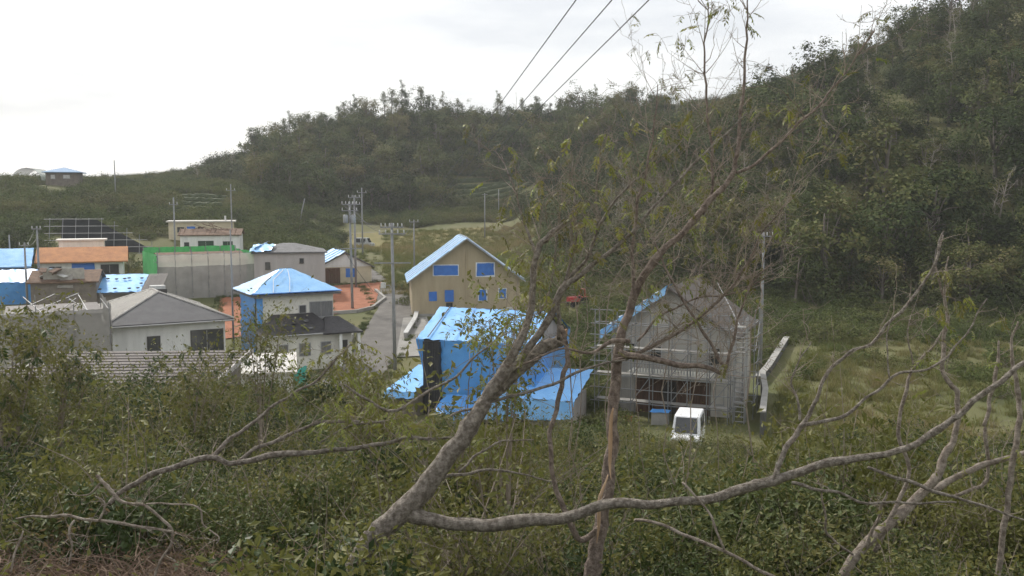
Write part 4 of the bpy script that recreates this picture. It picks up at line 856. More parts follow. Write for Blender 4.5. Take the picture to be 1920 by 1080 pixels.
# ---- brown brushwood
def brush_mesh(i):
    b = MB()
    for k in range(70):
        p = Vector((random.gauss(0,.5), random.gauss(0,.5), random.uniform(.05,.75))); d = Vector((random.gauss(0,1), random.gauss(0,1), random.gauss(0,.45))).normalized(); q = [p]
        for s_ in range(4): d = (d+Vector((random.gauss(0,.3),random.gauss(0,.3),random.gauss(-.02,.25)))).normalized(); p = p+d*random.uniform(.08,.26); q.append(p)
        b.tube(q, [.007*(1-.17*s_) for s_ in range(5)], n=4, cap=False)
    lv, lf = leaves_np(330, [(random.gauss(0,.45),random.gauss(0,.45),random.uniform(.05,.6)) for _ in range(12)], [.16]*12, .07, .35, droop=1.0)
    return np_mesh('brush_%d' % i, [(b.v, b.f, 0), (lv, lf, 1)], [DEADM, LEAF_DRY])
pb = []
for k in range(260):
    y = random.uniform(7.6, 13.4); c = random.uniform(-200, 500); x = (c-960)/FPX*y
    if c > 420 and random.random() < .5: continue
    pb.append((x, y, gz(x,y)-.05, random.uniform(.7,1.1), random.randint(0,2), .25))
scatter('brushwood', 'heap of brown dead twigs and withered leaves on the slope', pb, [brush_mesh(i) for i in range(3)])

# ---- scrub behind the village, woods, grass
def scrub_mesh(i, n, rx, h, leaf, lm, flat=1.0, nb=14, twigs=6):
    c = []; sp = []
    for k in range(nb):
        a = random.uniform(0,6.28); q = math.sqrt(random.random())*rx; z = h*(.2+.75*random.random()*(1-.5*(q/rx)**2)); c.append((q*math.cos(a), q*math.sin(a), z)); sp.append(random.uniform(.12,.24)*rx)
    lv, lf = leaves_np(n, c, sp, leaf, .55, outward=(0,0,0))
    tb = twig_mb(twigs, .02, h*1.1, .04, up=2.0, spread=rx*.3)
    return np_mesh('scrub_%d' % i, [(lv, lf, 0), (tb.v, tb.f, 1)], [lm, FARBARK])
WOODS = [scrub_mesh(i, 800, 2.6, [4.0,5.2,3.2,4.6][i], .42, LEAF_FAR) for i in range(4)]
SLOPE = [scrub_mesh(10+i, 520, 1.6, [1.3,1.9,2.3][i], .24, LEAF_SLOPE) for i in range(3)]
pw = []; ps = []
def wooded(c, y):
    """how wooded the hillside is at this bearing and distance"""
    foot = float(np.interp(c, [-400,300,400,500,620,760,950,1060,1130,1350,1500,1700,1920,2700], [400,400,235,205,214,226,216,150,120,110,102,98,93,86]))
    return y > foot
def in_field(c, py): return (840 < c < 1015 and 338 < py < 380) or (335 < c < 432 and 366 < py < 402)
def py_of(x, y, z):
    v = (z-EYE)/y; t = math.atan(v)+PITCH; return 540-FPX*math.tan(t)
for k in range(44000):
    c = random.uniform(-120, 2080); y = math.sqrt(random.uniform(70**2, 345**2)); x = (c-960)/FPX*y; z = gz(x, y)
    if wooded(c, y):
        if random.random() < (.20 if c < 1150 else .15) and not in_field(c, py_of(x,y,z)): pw.append((x, y, z-.4, random.uniform(.6,1.3)*(1 if c < 1200 else .85), random.randint(0,3), .1))
    elif (c < 640 and y > 122) or (c >= 640 and y > 205) or (c > 1015 and y > 118) or (c < 90 and y > 116):
        if in_field(c, py_of(x,y,z)) :
            ps.append((x, y, z-.1, random.uniform(.2,.35), random.randint(0,2), .1)); continue
        if 560 < c < 640 and y < 200 and y > 130: 
            if random.random() < .7: continue
        if c < 460 and 100 < y < 158 and random.random() < .35: continue
        if 300 < c < 470 and y < 160: continue
        if c < 300 and y < 146 and 80 < c: continue
        if 60 < c < 160 and 185 < y < 212 : continue
        ps.append((x, y, z-.25, random.uniform(.55,1.25), random.randint(0,2), .1))
        if random.random() < .10: pw.append((x, y, z-.4, random.uniform(.3,.75), random.randint(0,3), .1))
scatter('woods', 'dark mixed wood covering the far hill and the steep hillside', pw, WOODS)
scatter('scrub', 'olive green scrub and weeds covering the gentle slopes', ps, SLOPE)
print('woods', len(pw), 'scrub', len(ps))
def tuft_mesh(i, n=90, h=.55, lm=None, r=.5):
    P = rng.normal(0, r*.6, (n,3)); P[:,2] = 0; d = rng.normal(0,.35,(n,3)); d[:,2] = 1; d /= np.linalg.norm(d,axis=1)[:,None]; s = h*(.5+rng.random(n))[:,None]; w = rng.normal(0,1,(n,3)); w[:,2] = 0; w = w/np.linalg.norm(w,axis=1)[:,None]*.022*(h/.55)
    V = np.empty((n,4,3)); V[:,0] = P-w; V[:,1] = P+w; V[:,2] = P+d*s+w*.2; V[:,3] = P+d*s*.96-w*.2; V[:,2:4,2] -= .06
    return np_mesh('tuft_%d' % i, [(V.reshape(-1,3), np.arange(4*n).reshape(n,4), 0)], [lm or GRASS_M])
TUFT = [tuft_mesh(0), tuft_mesh(1, 120, .35), tuft_mesh(2, 70, .62)]
pg = []
for k in range(36000):
    c = random.uniform(-150, 2100); y = math.sqrt(random.uniform(40**2, 200**2)); x = (c-960)/FPX*y
    ok = (c > 1440 and 40 < y < 118 and x > 19.5+max(0,(y-66))*.45) or (c > 1440 and y < 66 and x > 15.2+(y-52)*.34) or (1010 < c < 1130 and 76 < y < 125) or (1130 < c < 1440 and 72 < y < 125) or (720 < c < 1010 and 112 < y < 195) or (640 < c < 720 and 140 < y < 168 and random.random() < .4) or (c < 300 and 98 < y < 125 and random.random() < .5)
    if not ok: continue
    if 1060 < c < 1090 and 99 < y < 106: continue
    if (c > 1440) and y < 90 and nz3(x*.12, y*.12, 7) > .12 and random.random() < .6: continue
    z = gz(x,y)
    if abs(x+18-.0*y) < 0: continue
    pg.append((x, y, z-.02, random.uniform(.6,1.2), random.randint(0,2), .08))
scatter('grass', 'rough yellow-green grass on the lawn and the valley floor', pg, TUFT)
pc_ = []
for k in range(2600):                                            # weeds and low bushes on the valley floor
    c = random.uniform(960, 2050); y = random.uniform(62, 120); x = (c-960)/FPX*y
    if (c < 1470 and y < 74) or (c < 1010) or (c > 1440 and y < 84 and random.random() < .93) or x < 12 and y < 72: continue
    if 1040 < c < 1110 and 96 < y < 108: continue
    pc_.append((x, y, gz(x,y)-.1, random.uniform(.35,.95), random.randint(0,2), .1))
for k in range(140):
    c = random.uniform(150, 760); y = random.uniform(98, 125); x = (c-960)/FPX*y
    if not (735 < c < 775 or 270 < c < 296 or 235 < c < 262): continue
    pc_.append((x, y, gz(x,y)-.1, random.uniform(.4,.9), random.randint(0,2), .1))
for k in range(160):                                            # between the wrapped house and the scaffold
    c = random.uniform(1040, 1185); y = random.uniform(51, 74); x = (c-960)/FPX*y
    if x > 7.2 and y > 54: continue
    if y < 61 and x < 4.5: continue
    pc_.append((x, y, gz(x,y)-.1, random.uniform(.25,.6), random.randint(0,2), .1))
for k in range(420):                                            # tufts along the lane and the yard edges
    t = random.random(); q = [(-14.5,50),(-13.6,60),(-13.0,70),(-12.3,80),(-12.6,92),(-13.3,104),(-17,118),(-24,138),(-33,160)]; i = min(7, int(t*8)); f = t*8-i; sd_ = random.choice((-1,1))*random.uniform(2.2,2.9)
    x, y = q[i][0]*(1-f)+q[i+1][0]*f+sd_, q[i][1]*(1-f)+q[i+1][1]*f
    if y > 62: pc_.append((x, y, gz(x,y)-.05, random.uniform(.08,.26), random.randint(0,2), .1))
for (a_, b_) in ((gxy(620,592), gxy(618,538)), (gxy(716,530), gxy(618,538)), (gxy(405,640), gxy(412,560)), (gxy(470,556), gxy(412,560)), (gxy(830,668), gxy(800,596))):
    for k in range(26): t = random.random(); x, y = a_[0]*(1-t)+b_[0]*t+random.gauss(0,.3), a_[1]*(1-t)+b_[1]*t+random.gauss(0,.3); pc_.append((x, y, gz(x,y)-.05, random.uniform(.1,.3), random.randint(0,2), .1))
scatter('weeds', 'low leafy weeds round the house plots and the field edge', pc_, SLOPE)

# ---- tea rows
for (c0, c1, y0, y1, n, lb) in ((845,1010,228,262,9,'clipped tea hedge row on the terrace below the wooded hill'),(340,430,168,196,8,'clipped tea hedge row above the cream house')):
    for k in range(n):
        lb2 = lb+(', lowest row' if k == 0 else ', topmost row' if k == n-1 else ''); y = y0+(y1-y0)*k/(n-1); x0, x1 = (c0-960)/FPX*y, (c1-960)/FPX*y; b = MB(); m_ = int((x1-x0)/.5)
        for i in range(m_+1):
            x = x0+(x1-x0)*i/m_; g = gz(x, y)
            for j in range(7):
                a = math.pi*j/6; q = 1+.22*nz3(x*2.1, j*1.3, y); b.v.append((x-x0, -math.cos(a)*.8*q, g-gz(x0,y)-.3+1.25*math.sin(a)*q))
        for i in range(m_):
            for j in range(6): b.f.append((i*7+j, (i+1)*7+j, (i+1)*7+j+1, i*7+j+1)); b.mi.append(0)
        lv, lf = leaves_np(m_*14, [b.v[q] for q in range(len(b.v)) if q % 7 in (1,2,3,4,5)], .16, .24, .5)
        o = link(bpy.data.objects.new('tea_hedge', np_mesh('tea_hedge', [(b.v, b.f, 0), (lv, lf, 1)], [mat('tea_core', (.035,.05,.018), (.05,.065,.022), scale=3), LEAF_TREE]))); o.location = (x0, y, gz(x0,y)); tag(o, lb2, 'hedge', 'tea hedge rows')

# ---- single trees on the hills
def tree_meshes(kind):
    b = MB(); c = []; sp = []
    if kind == 'round':
        h = random.uniform(5.5,7.5); top = Vector((random.gauss(0,.3),random.gauss(0,.3),h*.55)); b.tube([(0,0,-.5),top*.5+Vector((.1,0,0)),top,top+Vector((.2,.1,h*.3))], [.20,.16,.12,.04], n=6)
        for k in range(9):
            a = random.uniform(0,6.28); q = random.uniform(.7,2.3); e = Vector((q*math.cos(a), q*math.sin(a), h*random.uniform(.45,1.0)-.2*q)); s = top*random.uniform(.5,1.0); b.tube([s, s.lerp(e,.5)+Vector((0,0,.2)), e], [.08,.05,.02], n=4); c.append(tuple(e)); sp.append(random.uniform(.4,.75))
            for t in range(2): f = e+Vector((random.gauss(0,.7),random.gauss(0,.7),random.gauss(0,.5))); c.append(tuple(f)); sp.append(random.uniform(.25,.5))
        lv, lf = leaves_np(1500, c, sp, .34, .55, outward=(0,0,h*.5), flat=.75)
    elif kind == 'tall':
        h = random.uniform(9,12.5); w = Vector((random.gauss(0,.5),random.gauss(0,.3),h)); b.tube([(0,0,-.5),w*.5+Vector((random.gauss(0,.2),0,0)),w], [.20,.13,.03], n=6)
        for k in range(22):
            t = random.uniform(.3,1.0); a = random.uniform(0,6.28); q = random.uniform(.3,2.3)*(1.25-t); s = w*t; e = s+Vector((q*math.cos(a), q*math.sin(a), random.uniform(.1,.7))); b.tube([s, e], [.045,.015], n=4); c.append(tuple(e)); sp.append(random.uniform(.2,.5))
        lv, lf = leaves_np(900, c, sp, .34, .5)
    elif kind == 'spread':
        h = 7.5; b.tube([(0,0,-.5),(.3,0,h*.45),(.1,.2,h*.85)], [.22,.17,.1], n=6)
        for k in range(14):
            a = random.uniform(0,6.28); q = random.uniform(.8,3.6); e = Vector((q*math.cos(a), q*math.sin(a), h*random.uniform(.88,1.02))); b.tube([(.1,.1,h*.7), (e.x*.5,e.y*.5,h*.82), e], [.09,.06,.02], n=4); c.append(tuple(e)); sp.append(random.uniform(.4,.7))
        lv, lf = leaves_np(1100, c, sp, .32, .5, flat=.4)
    else:                                                          # bare, storm-stripped
        h = random.uniform(6,9); w = Vector((random.gauss(0,.9),random.gauss(0,.7),h)); m1 = w*.5+Vector((random.gauss(0,.35),random.gauss(0,.3),0)); b.tube([(0,0,-.5),m1,w], [.13,.085,.02], n=6)
        for k in range(17):
            t = random.uniform(.25,.98); s = (m1*(t/.5) if t < .5 else m1.lerp(w,(t-.5)/.5)); a = random.uniform(0,6.28); L_ = random.uniform(.6,2.4)*(1.2-t*.6); e = s+Vector((math.cos(a)*L_*.7, math.sin(a)*L_*.7, L_*random.uniform(.1,.9))); mid = s.lerp(e,.5)+Vector((random.gauss(0,.12),random.gauss(0,.12),random.gauss(0,.1)))
            b.tube([s, mid, e], [.045,.03,.01], n=4)
            for q in range(3): f = mid+Vector((random.gauss(0,.5),random.gauss(0,.5),random.gauss(.3,.4))); b.tube([mid.lerp(e,random.random()), f], [.02,.008], n=3)
            if random.random() < .4: c.append(tuple(e)); sp.append(.25)
        c = c or [(0,0,h)]; sp = sp or [.2]; lv, lf = leaves_np(130, c, sp, .26, .5, droop=1)
    tm = b.mesh('trunk', PALEBARK if kind == 'bare' else FARBARK, True); cm = np_mesh('crown', [(lv, lf, 0)], [LEAF_OLIVE if kind == 'bare' else LEAF_TREE])
    return tm, cm
TREES = {k: [tree_meshes(k) for _ in range(n)] for k, n in (('round',5),('tall',5),('spread',2),('bare',6))}
def plant(kind, x, y, scale, label, group, tilt=(0,0), name='hill_tree'):
    tm, cm = random.choice(TREES[kind]); o = tag(empty(name, (x, y, gz(x,y)-.2)), label, 'tree', group); o.scale = (scale,)*3; o.rotation_euler = (tilt[0], tilt[1], random.uniform(0,6.28) if tilt == (0,0) else 0)
    t = link(bpy.data.objects.new('trunk', tm), o); c = link(bpy.data.objects.new('crown', cm), o); t.rotation_euler = c.rotation_euler = (0,0,random.uniform(0,6.28)); return o
for px, Y, s in ((524,262,.8),(556,266,.85),(603,272,.9),(640,276,.95),(652,277,1.05),(668,277,.95),(690,279,.9),(724,282,1.05),(736,283,1.2),(757,284,1.1),(765,284,1.05),(792,285,1.15),(806,285,.9),(829,286,.85),(866,287,.7),(940,290,.8),(1060,286,.75),(475,262,.6),(500,262,.6)):
    plant('tall', (px-960)/FPX*Y, Y, s, 'tall thin storm-thinned tree standing against the sky on the hill crest', 'trees on the hill crest', name='crest_tree')
for px, Y, s in ((1003,288,.95),(1030,286,.75),(880,288,.6)): plant('spread', (px-960)/FPX*Y, Y, s, 'flat-topped spreading tree on the hill crest under the wires', 'flat-topped crest trees')
for k in range(46):
    px = random.uniform(485, 1150); Y = float(np.interp(px, [485,620,950,1150], [262,274,288,284]))
    plant(random.choice(('tall','round','round')), (px-960)/FPX*Y, Y, random.uniform(.55,1.05), 'leafy tree in the uneven treeline along the hill crest', 'treeline on the hill crest', name='crest_tree')
for px, Y, s in ((378,250,.8),(442,252,.9),(1260,250,1.0),(1300,240,1.0)): plant('bare', (px-960)/FPX*Y, Y, s, 'nearly bare tree on the low end of the hill crest', 'bare crest trees')
for k in range(215):
    c = random.uniform(470, 1250); y = random.uniform(212, 285); x = (c-960)/FPX*y
    if not wooded(c, y) or in_field(c, py_of(x,y,gz(x,y))) or in_field(c, py_of(x,y,gz(x,y))-25): continue
    plant('round', x, y, random.uniform(.85,1.6), 'rounded dark broadleaf tree in the far wood '+('just under the crest treeline' if y > 264 else 'above the dry yellow field' if c < 760 else 'beside the tea terrace' if c < 1040 else 'behind the crossing branches'), 'broadleaf trees on the far hill', name='broadleaf_tree')
for k in range(215):
    c = random.uniform(1240, 2020); y = random.uniform(96, 195); x = (c-960)/FPX*y
    if not wooded(c, y): continue
    plant('round', x, y, random.choice((.6,.8,.9,1.1,1.3,1.7))*random.uniform(.85,1.15), 'olive broadleaf tree '+('at the foot of' if y < 122 else 'high on' if y > 155 else 'halfway up')+' the steep hillside '+('behind the scaffolded house' if c < 1480 else 'above the grassy lawn' if c < 1720 else 'above the kinked bare stem'), 'broadleaf trees on the steep hillside', name='hillside_tree')
for k in range(105):
    c = random.uniform(1120, 2000); y = random.uniform(106, 185); x = (c-960)/FPX*y
    if not wooded(c, y): continue
    if random.random() < .72: plant('bare', x, y, random.uniform(.6,1.1), 'storm-stripped bare tree with pale trunk '+('low' if y < 122 else 'high' if y > 155 else 'midway')+' on the hillside '+('behind the scaffolded house' if c < 1480 else 'above the grassy lawn' if c < 1720 else 'above the kinked bare stem'), 'bare trees on the steep hillside', name='bare_tree')
    else: plant('bare', x, y, random.uniform(.7,1.2), 'toppled bare tree lying across the steep hillside', 'toppled trees on the steep hillside', tilt=(random.uniform(.2,.5), random.choice((-1,1))*random.uniform(1.1,1.45)), name='fallen_tree')
for px, Y, s, lb in ((240,118,.45,'low rounded tree behind the orange roof house'),(278,116,.62,'rounded olive tree beside the netted green scaffold'),(30,128,.7,'leafy tree behind the far blue cottage'),(560,165,.5,'small round tree beside the dry field road'),(770,112,.4,'small tree beside the lane bend')):
    plant('round', (px-960)/FPX*Y, Y, s, lb, None)
p = at(646, 640, 83); o = tag(empty('clipped_tree', (p.x, 83, gz(p.x,83))), 'small clipped dark green tree beside the porch and lane', 'tree')
MB().tube([(0,0,-.3),(0,0,.9)], [.09,.07], n=7).build('trunk', FARBARK, o); lv, lf = leaves_np(1600, [(random.gauss(0,.25),random.gauss(0,.25),random.uniform(.9,2.1)) for _ in range(30)], .2, .12, .5, outward=(0,0,1.5)); link(bpy.data.objects.new('crown', np_mesh('crown', [(lv,lf,0)], [LEAF_TREE])), o)

# ------------------------------------------------------------------ near trees
def cr(P, n=5):
    out = []
    for i in range(len(P)-1):
        p0, p1, p2, p3 = P[max(i-1,0)], P[i], P[i+1], P[min(i+2,len(P)-1)]
        for k in range(n):
            t = k/n; out.append(.5*((2*p1)+(p2-p0)*t+(2*p0-5*p1+4*p2-p3)*t*t+(3*p1-p0-3*p2+p3)*t**3))
    out.append(P[-1]); return out
def spray_mesh(i, lm, L_=.26, pairs=7, leaf=.085):
    b = MB(); d = .0
    pts = [Vector((0, L_*t, -.35*L_*t*t)) for t in [k/6 for k in range(7)]]; b.tube(pts, [.003]*7, n=3, cap=False)
    for k in range(pairs*2+1):
        t = (.2+.8*(k//2)/pairs) if k < pairs*2 else 1.0; q = Vector((0, L_*t, -.35*L_*t*t)); sx = (-1 if k % 2 else 1) if k < pairs*2 else 0
        T = Vector((sx*.9, .55+random.gauss(0,.15), -.55+random.gauss(0,.25))).normalized(); N = Vector((random.gauss(0,.3),random.gauss(0,.3),1)); B = T.cross(N).normalized(); s = leaf*random.uniform(.8,1.2)
        b.quad(q, q+T*s*.45+B*s*.17, q+T*s, q+T*s*.45-B*s*.17, mi=1)
    return b.mesh('leaf_spray_%d' % i, [TWIGM, lm])
SPR_Y = [spray_mesh(i, LEAF_YEL) for i in range(3)]; SPR_O = [spray_mesh(5+i, LEAF_OLIVE) for i in range(3)]; SPR_B = [spray_mesh(9+i, LEAF_VINE, .22, 5, .12) for i in range(2)]
class NearTree:
    def __init__(s, label, px, py, Y, bark, name='near_tree', seed=0):
        random.seed(seed); s.bark = bark; p = at(px, py, Y); s.o = tag(empty(name, (p.x, Y, gz(p.x, Y))), label, 'tree'); s.org = Vector(s.o.location); s.limbs = []; s.tw = MB(); s.tips = []
    def limb(s, P, Y0, Y1=None, name='limb', n=10, wob=.032, bark=None, knots=True):
        Y1 = Y0 if Y1 is None else Y1; m = len(P); pts = []; rad = []
        for i, (px, py, r) in enumerate(P):
            Y = Y0+(Y1-Y0)*i/(m-1); pts.append(at(px, py, Y)-s.org); rad.append(Vector((r*(.54+.18*min(1,r/26))*Y/FPX,0,0)))
        C = cr(pts); Rr = [max(.002, v.x) for v in cr(rad)]
        C = [c+Vector((nz3(c.x*4,c.y*4,c.z*4+i*.1), nz3(c.x*4+9,c.y*4,c.z*4), nz3(c.x*4,c.y*4+5,c.z*4)))*wob*min(1, i/3) for i, c in enumerate(C)]
        if knots: Rr = [r*(1+.10*nz3(i*.9, r*40, 2.2)+(.18 if random.random() < .06 else 0)) for i, r in enumerate(Rr)]
        MB().tube(C, Rr, n=n).build(name, bark or s.bark, s.o, True); s.limbs.append((C, Rr)); return s
    def grow(s, count, length, r=.006, up=.5, lim=None, t0=.15, level=2, side=.9, tip=True, keep=None):
        lim = s.limbs if lim is None else [s.limbs[k] for k in lim]; wts = [len(c) for c, _ in lim]
        for k in range(count):
            C, Rr = random.choices(lim, wts)[0]; i = random.randint(int(len(C)*t0), len(C)-2); d0 = (C[i+1]-C[i]).normalized()
            s._twig(C[i], d0, length*random.uniform(.4,1.2), min(r, Rr[i]*.7), up, level, side, tip)
        return s
    def _twig(s, p, d0, L_, r, up, level, side, tip):
        d = (d0*random.uniform(.3,1.0)+Vector((random.gauss(0,side), random.gauss(0,side*.8), random.gauss(up,side*.6)))).normalized(); seg = 6; pts = [p]
        for q in range(seg): d = (d+Vector((random.gauss(0,.16),random.gauss(0,.16),random.gauss(.04*up,.16)))).normalized(); pts.append(pts[-1]+d*L_/seg)
        s.tw.tube(pts, [max(.0018, r*(1-.8*q/seg)) for q in range(seg+1)], n=4, cap=False)
        if level > 1:
            for q in range(random.randint(2,4)): i = random.randint(1, seg); s._twig(pts[i], d, L_*random.uniform(.3,.6), r*.55, up*.7, level-1, side, tip)
        if tip: s.tips.append((pts[-1], d)); s.tips.append((pts[-3], d))
    def finish(s, n_spray, meshes, scale=1.0, region=None, name='leaf_spray'):
        if s.tw.v: tw = s.tw.build('twigs', TWIGM if s.bark is not BARKP else s.bark, s.o); tw['kind'] = 'stuff'
        T = [t for t in s.tips if region is None or region(t[0]+s.org)]; random.shuffle(T)
        for p, d in T[:n_spray]:
            o = bpy.data.objects.new(name, random.choice(meshes)); o.location = p; a = math.atan2(d.x, d.y); o.rotation_euler = (random.gauss(-.5,.35), random.gauss(0,.3), -a+random.gauss(0,.7)); k = scale*random.uniform(.7,1.3); o.scale = (k,k,k); link(o, s.o)
        return s
YA_ = 9.0
T = NearTree('thick grey leaning trunk forked low with one long limb trailing sideways over shrubs', 640, 1100, YA_, BARK, 'leaning_tree', 3)
T.limb([(610,1190,34),(660,1080,30),(705,1000,28),(768,948,29),(830,868,26),(880,800,23),(908,752,21)], 8.8, 9.2, 'trunk', n=14)
T.limb([(900,765,17),(925,722,15),(960,668,13),(985,625,12),(998,555,10),(1005,478,9),(1024,446,9),(1049,427,7),(1063,416,5)], 9.2, 9.6)
T.limb([(905,758,15),(945,705,14),(985,665,12),(1029,594,11),(1058,541,10),(1092,512,8),(1169,450,6),(1241,372,5),(1294,315,4),(1361,252,3),(1400,215,1.5)], 9.2, 9.9)
T.limb([(908,752,18),(950,715,19),(1000,668,19),(1035,643,17),(1052,634,15)], 9.3, 9.7)
T.limb([(1046,638,15),(1056,630,12),(1066,618,4)], 9.7, 9.75, 'torn_end', bark=RAWWOOD)
T.limb([(1048,637,7),(1048,565,7),(1060,527,7),(1097,488,5),(1121,421,4),(1118,370,3),(1128,300,1.5)], 9.5, 9.8)
T.limb([(1060,527,5),(1077,450,4),(1077,358,3),(1072,290,1.5)], 9.6, 9.9)
T.limb([(1121,425,4),(1169,358,3.5),(1231,305,3),(1275,267,2),(1320,225,1)], 9.8, 10.2)
T.limb([(1010,590,5),(1034,527,3),(1048,406,2.5),(1052,330,1)], 9.6, 9.9)
T.limb([(1005,478,5),(985,420,3.5),(955,330,2.5),(940,290,1)], 9.6, 10.4)
T.limb([(765,960,26),(800,974,20),(870,983,19),(960,980,19),(1050,970,17),(1130,950,16),(1190,944,14),(1260,940,13),(1340,932,14),(1400,916,15),(1450,900,14),(1560,868,12),(1680,845,10),(1770,800,10),(1840,742,9),(1925,675,8),(1990,620,6)], 9.0, 8.4, 'side_limb', n=12)
T.limb([(1452,898,10),(1460,870,9),(1481,831,9),(1503,797,8),(1530,750,6),(1558,689,6),(1596,660,5),(1636,640,5),(1700,570,5),(1740,515,4),(1762,460,4),(1770,430,2)], 8.6, 9.2, 'branch')
T.limb([(1505,797,7),(1545,788,6),(1587,778,6),(1625,745,5),(1668,711,5),(1720,695,4),(1766,677,4),(1800,640,3),(1850,560,2)], 8.7, 8.9, 'branch')
T.limb([(1500,790,4),(1495,755,4),(1485,717,3.5),(1500,675,2.5),(1521,640,1.5)], 8.7, 9.0, 'branch')
T.limb([(1485,905,6),(1558,921,5),(1627,943,4.5),(1700,945,4),(1790,939,3)], 8.5, 8.2, 'branch')
T.limb([(1627,876,5),(1709,905,6),(1790,933,5),(1860,955,4),(1930,980,3)], 8.6, 8.2, 'branch')
T.limb([(845,780,4),(870,770,4),(960,745,5),(1050,715,5),(1100,690,4),(1180,672,3)], 9.1, 9.4, 'branch')
T.limb([(820,900,6),(870,886,5),(930,880,4),(985,890,3),(1040,905,2)], 9.2, 9.9, 'branch')
T.limb([(860,885,4),(890,855,4),(940,830,3),(1000,822,2)], 9.3, 9.9, 'branch')
T.limb([(1668,711,3),(1660,660,2.5),(1668,600,2)], 8.7, 8.8, 'branch')
T.grow(75, .75, .006, up=.5, lim=[1,2,5,6,7,8,9], level=3).grow(26, .45, .005, up=.4, lim=[11,12,13,16], tip=False).grow(8, .4, .005, up=.3, lim=[10,14,15], tip=False)
T.finish(160, SPR_Y+SPR_O, .60)
T = NearTree('slim reddish trunk torn and peeled, rising straight into crossing branches', 1105, 1100, 9.4, BARKR, 'slim_tree', 5)
T.limb([(1090,1200,24),(1108,1080,22),(1125,1000,21),(1140,905,18),(1148,830,17),(1150,760,16),(1157,690,15),(1164,640,14),(1178,594,13),(1198,531,12),(1246,469,10.5),(1308,406,9.5),(1361,344,8),(1381,300,6.5),(1390,204,5),(1396,110,4),(1402,20,2.5),(1404,-60,1)], 9.2, 10.2, 'trunk', n=12, bark=BARKR)
T.limb([(1381,324,5),(1424,300,5),(1482,247,4.5),(1530,200,4),(1580,140,3),(1640,60,2)], 10, 10.4)
T.limb([(1318,401,6),(1332,363,5),(1335,276,4.5),(1325,200,4),(1322,100,3),(1330,10,2)], 9.9, 10.4)
T.limb([(1185,560,7),(1188,517,6),(1188,445,5.5),(1198,372,5),(1212,324,4),(1227,243,3),(1232,160,1.5)], 9.6, 9.9)
T.limb([(1150,676,6),(1217,652,6),(1313,594,5),(1366,541,4.5),(1400,493,3.5),(1429,435,3),(1470,380,1.5)], 9.5, 9.0)
T.limb([(1361,690,6),(1328,642,5),(1289,575,4.5),(1246,500,3.5),(1225,440,2)], 9.2, 9.5)
T.limb([(1160,660,10),(1200,668,10),(1265,681,9),(1330,690,7),(1361,690,6),(1385,600,4),(1410,530,3),(1450,490,2)], 9.4, 9.1)
T.limb([(1180,640,7),(1150,640,7),(1110,660,5),(1060,655,4),(1010,672,3),(940,690,2)], 9.4, 9.0)
T.limb([(1195,640,4),(1240,590,3.5),(1300,560,3),(1380,548,3),(1440,520,2)], 9.4, 9.3)
T.limb([(1128,985,9),(1090,1015,10),(1062,965,9),(1042,905,8),(1030,835,7.5),(1040,770,7.5),(1060,700,8),(1063,655,7.5),(1050,610,7)], 9.2, 9.4, 'dark_stem', bark=BARKR)
T.limb([(1150,765,3),(1142,820,7),(1144,870,5),(1147,900,1)], 9.21, 9.17, 'torn_strip', bark=RAWWOOD)
T.limb([(1140,890,2),(1128,940,6),(1122,985,5),(1118,1020,1)], 9.10, 9.06, 'torn_strip', bark=RAWWOOD)
T.limb([(1190,975,5),(1220,978,5),(1281,1003,6),(1363,1035,6),(1448,1080,6),(1500,1110,5)], 8.6, 7.8, 'branch', bark=BARKP)
T.limb([(1280,905,4),(1285,913,4),(1310,940,4),(1334,966,4),(1348,1000,4),(1363,1031,4)], 8.4, 8.1, 'branch', bark=BARKP)
T.grow(85, .8, .006, up=.6, lim=[1,2,3,4], level=3).grow(45, .7, .005, up=.3, lim=[4,5,6,8], level=3, tip=False, t0=.1).grow(60, .5, .005, up=.5, lim=[0,5,6,7,8], t0=.45).grow(6, .4, .004, up=.3, lim=[9], tip=False)
T.finish(150, SPR_Y+SPR_O+SPR_O, .60)
# thicket of thin whips between the two trunks and the scaffolded house
T = NearTree('thicket of thin straight whips with few drooping leaves between the two trunks', 1220, 850, 12, BARKP, 'whip_thicket', 9)
for k in range(9):
    x0 = random.uniform(1010, 1440); y0 = random.uniform(480, 620); le = random.uniform(160, 330); dx = random.gauss(30, 40); w_ = random.uniform(1.0,2.0); Yk = random.uniform(13,17)
    xb = x0-random.uniform(-60,60); gb = py_of(at(xb,800,Yk).x, Yk, gz(at(xb,800,Yk).x, Yk))
    T.limb([(xb, gb+8, w_*1.3),(x0-15, (gb+y0)/2, w_*1.2),(x0, y0, w_),(x0+dx*.5+random.gauss(0,14), y0-le*.5, w_*.8),(x0+dx+random.gauss(0,20), y0-le, .6)], Yk, None, 'whip', n=5, wob=.14, bark=TWIGM)
T.grow(75, 1.1, .006, up=.6, t0=.4, side=1.0, level=3).grow(90, 1.2, .005, up=.5, t0=.3, side=1.0, level=3, tip=False); T.finish(110, SPR_O+SPR_O+SPR_Y, .85)
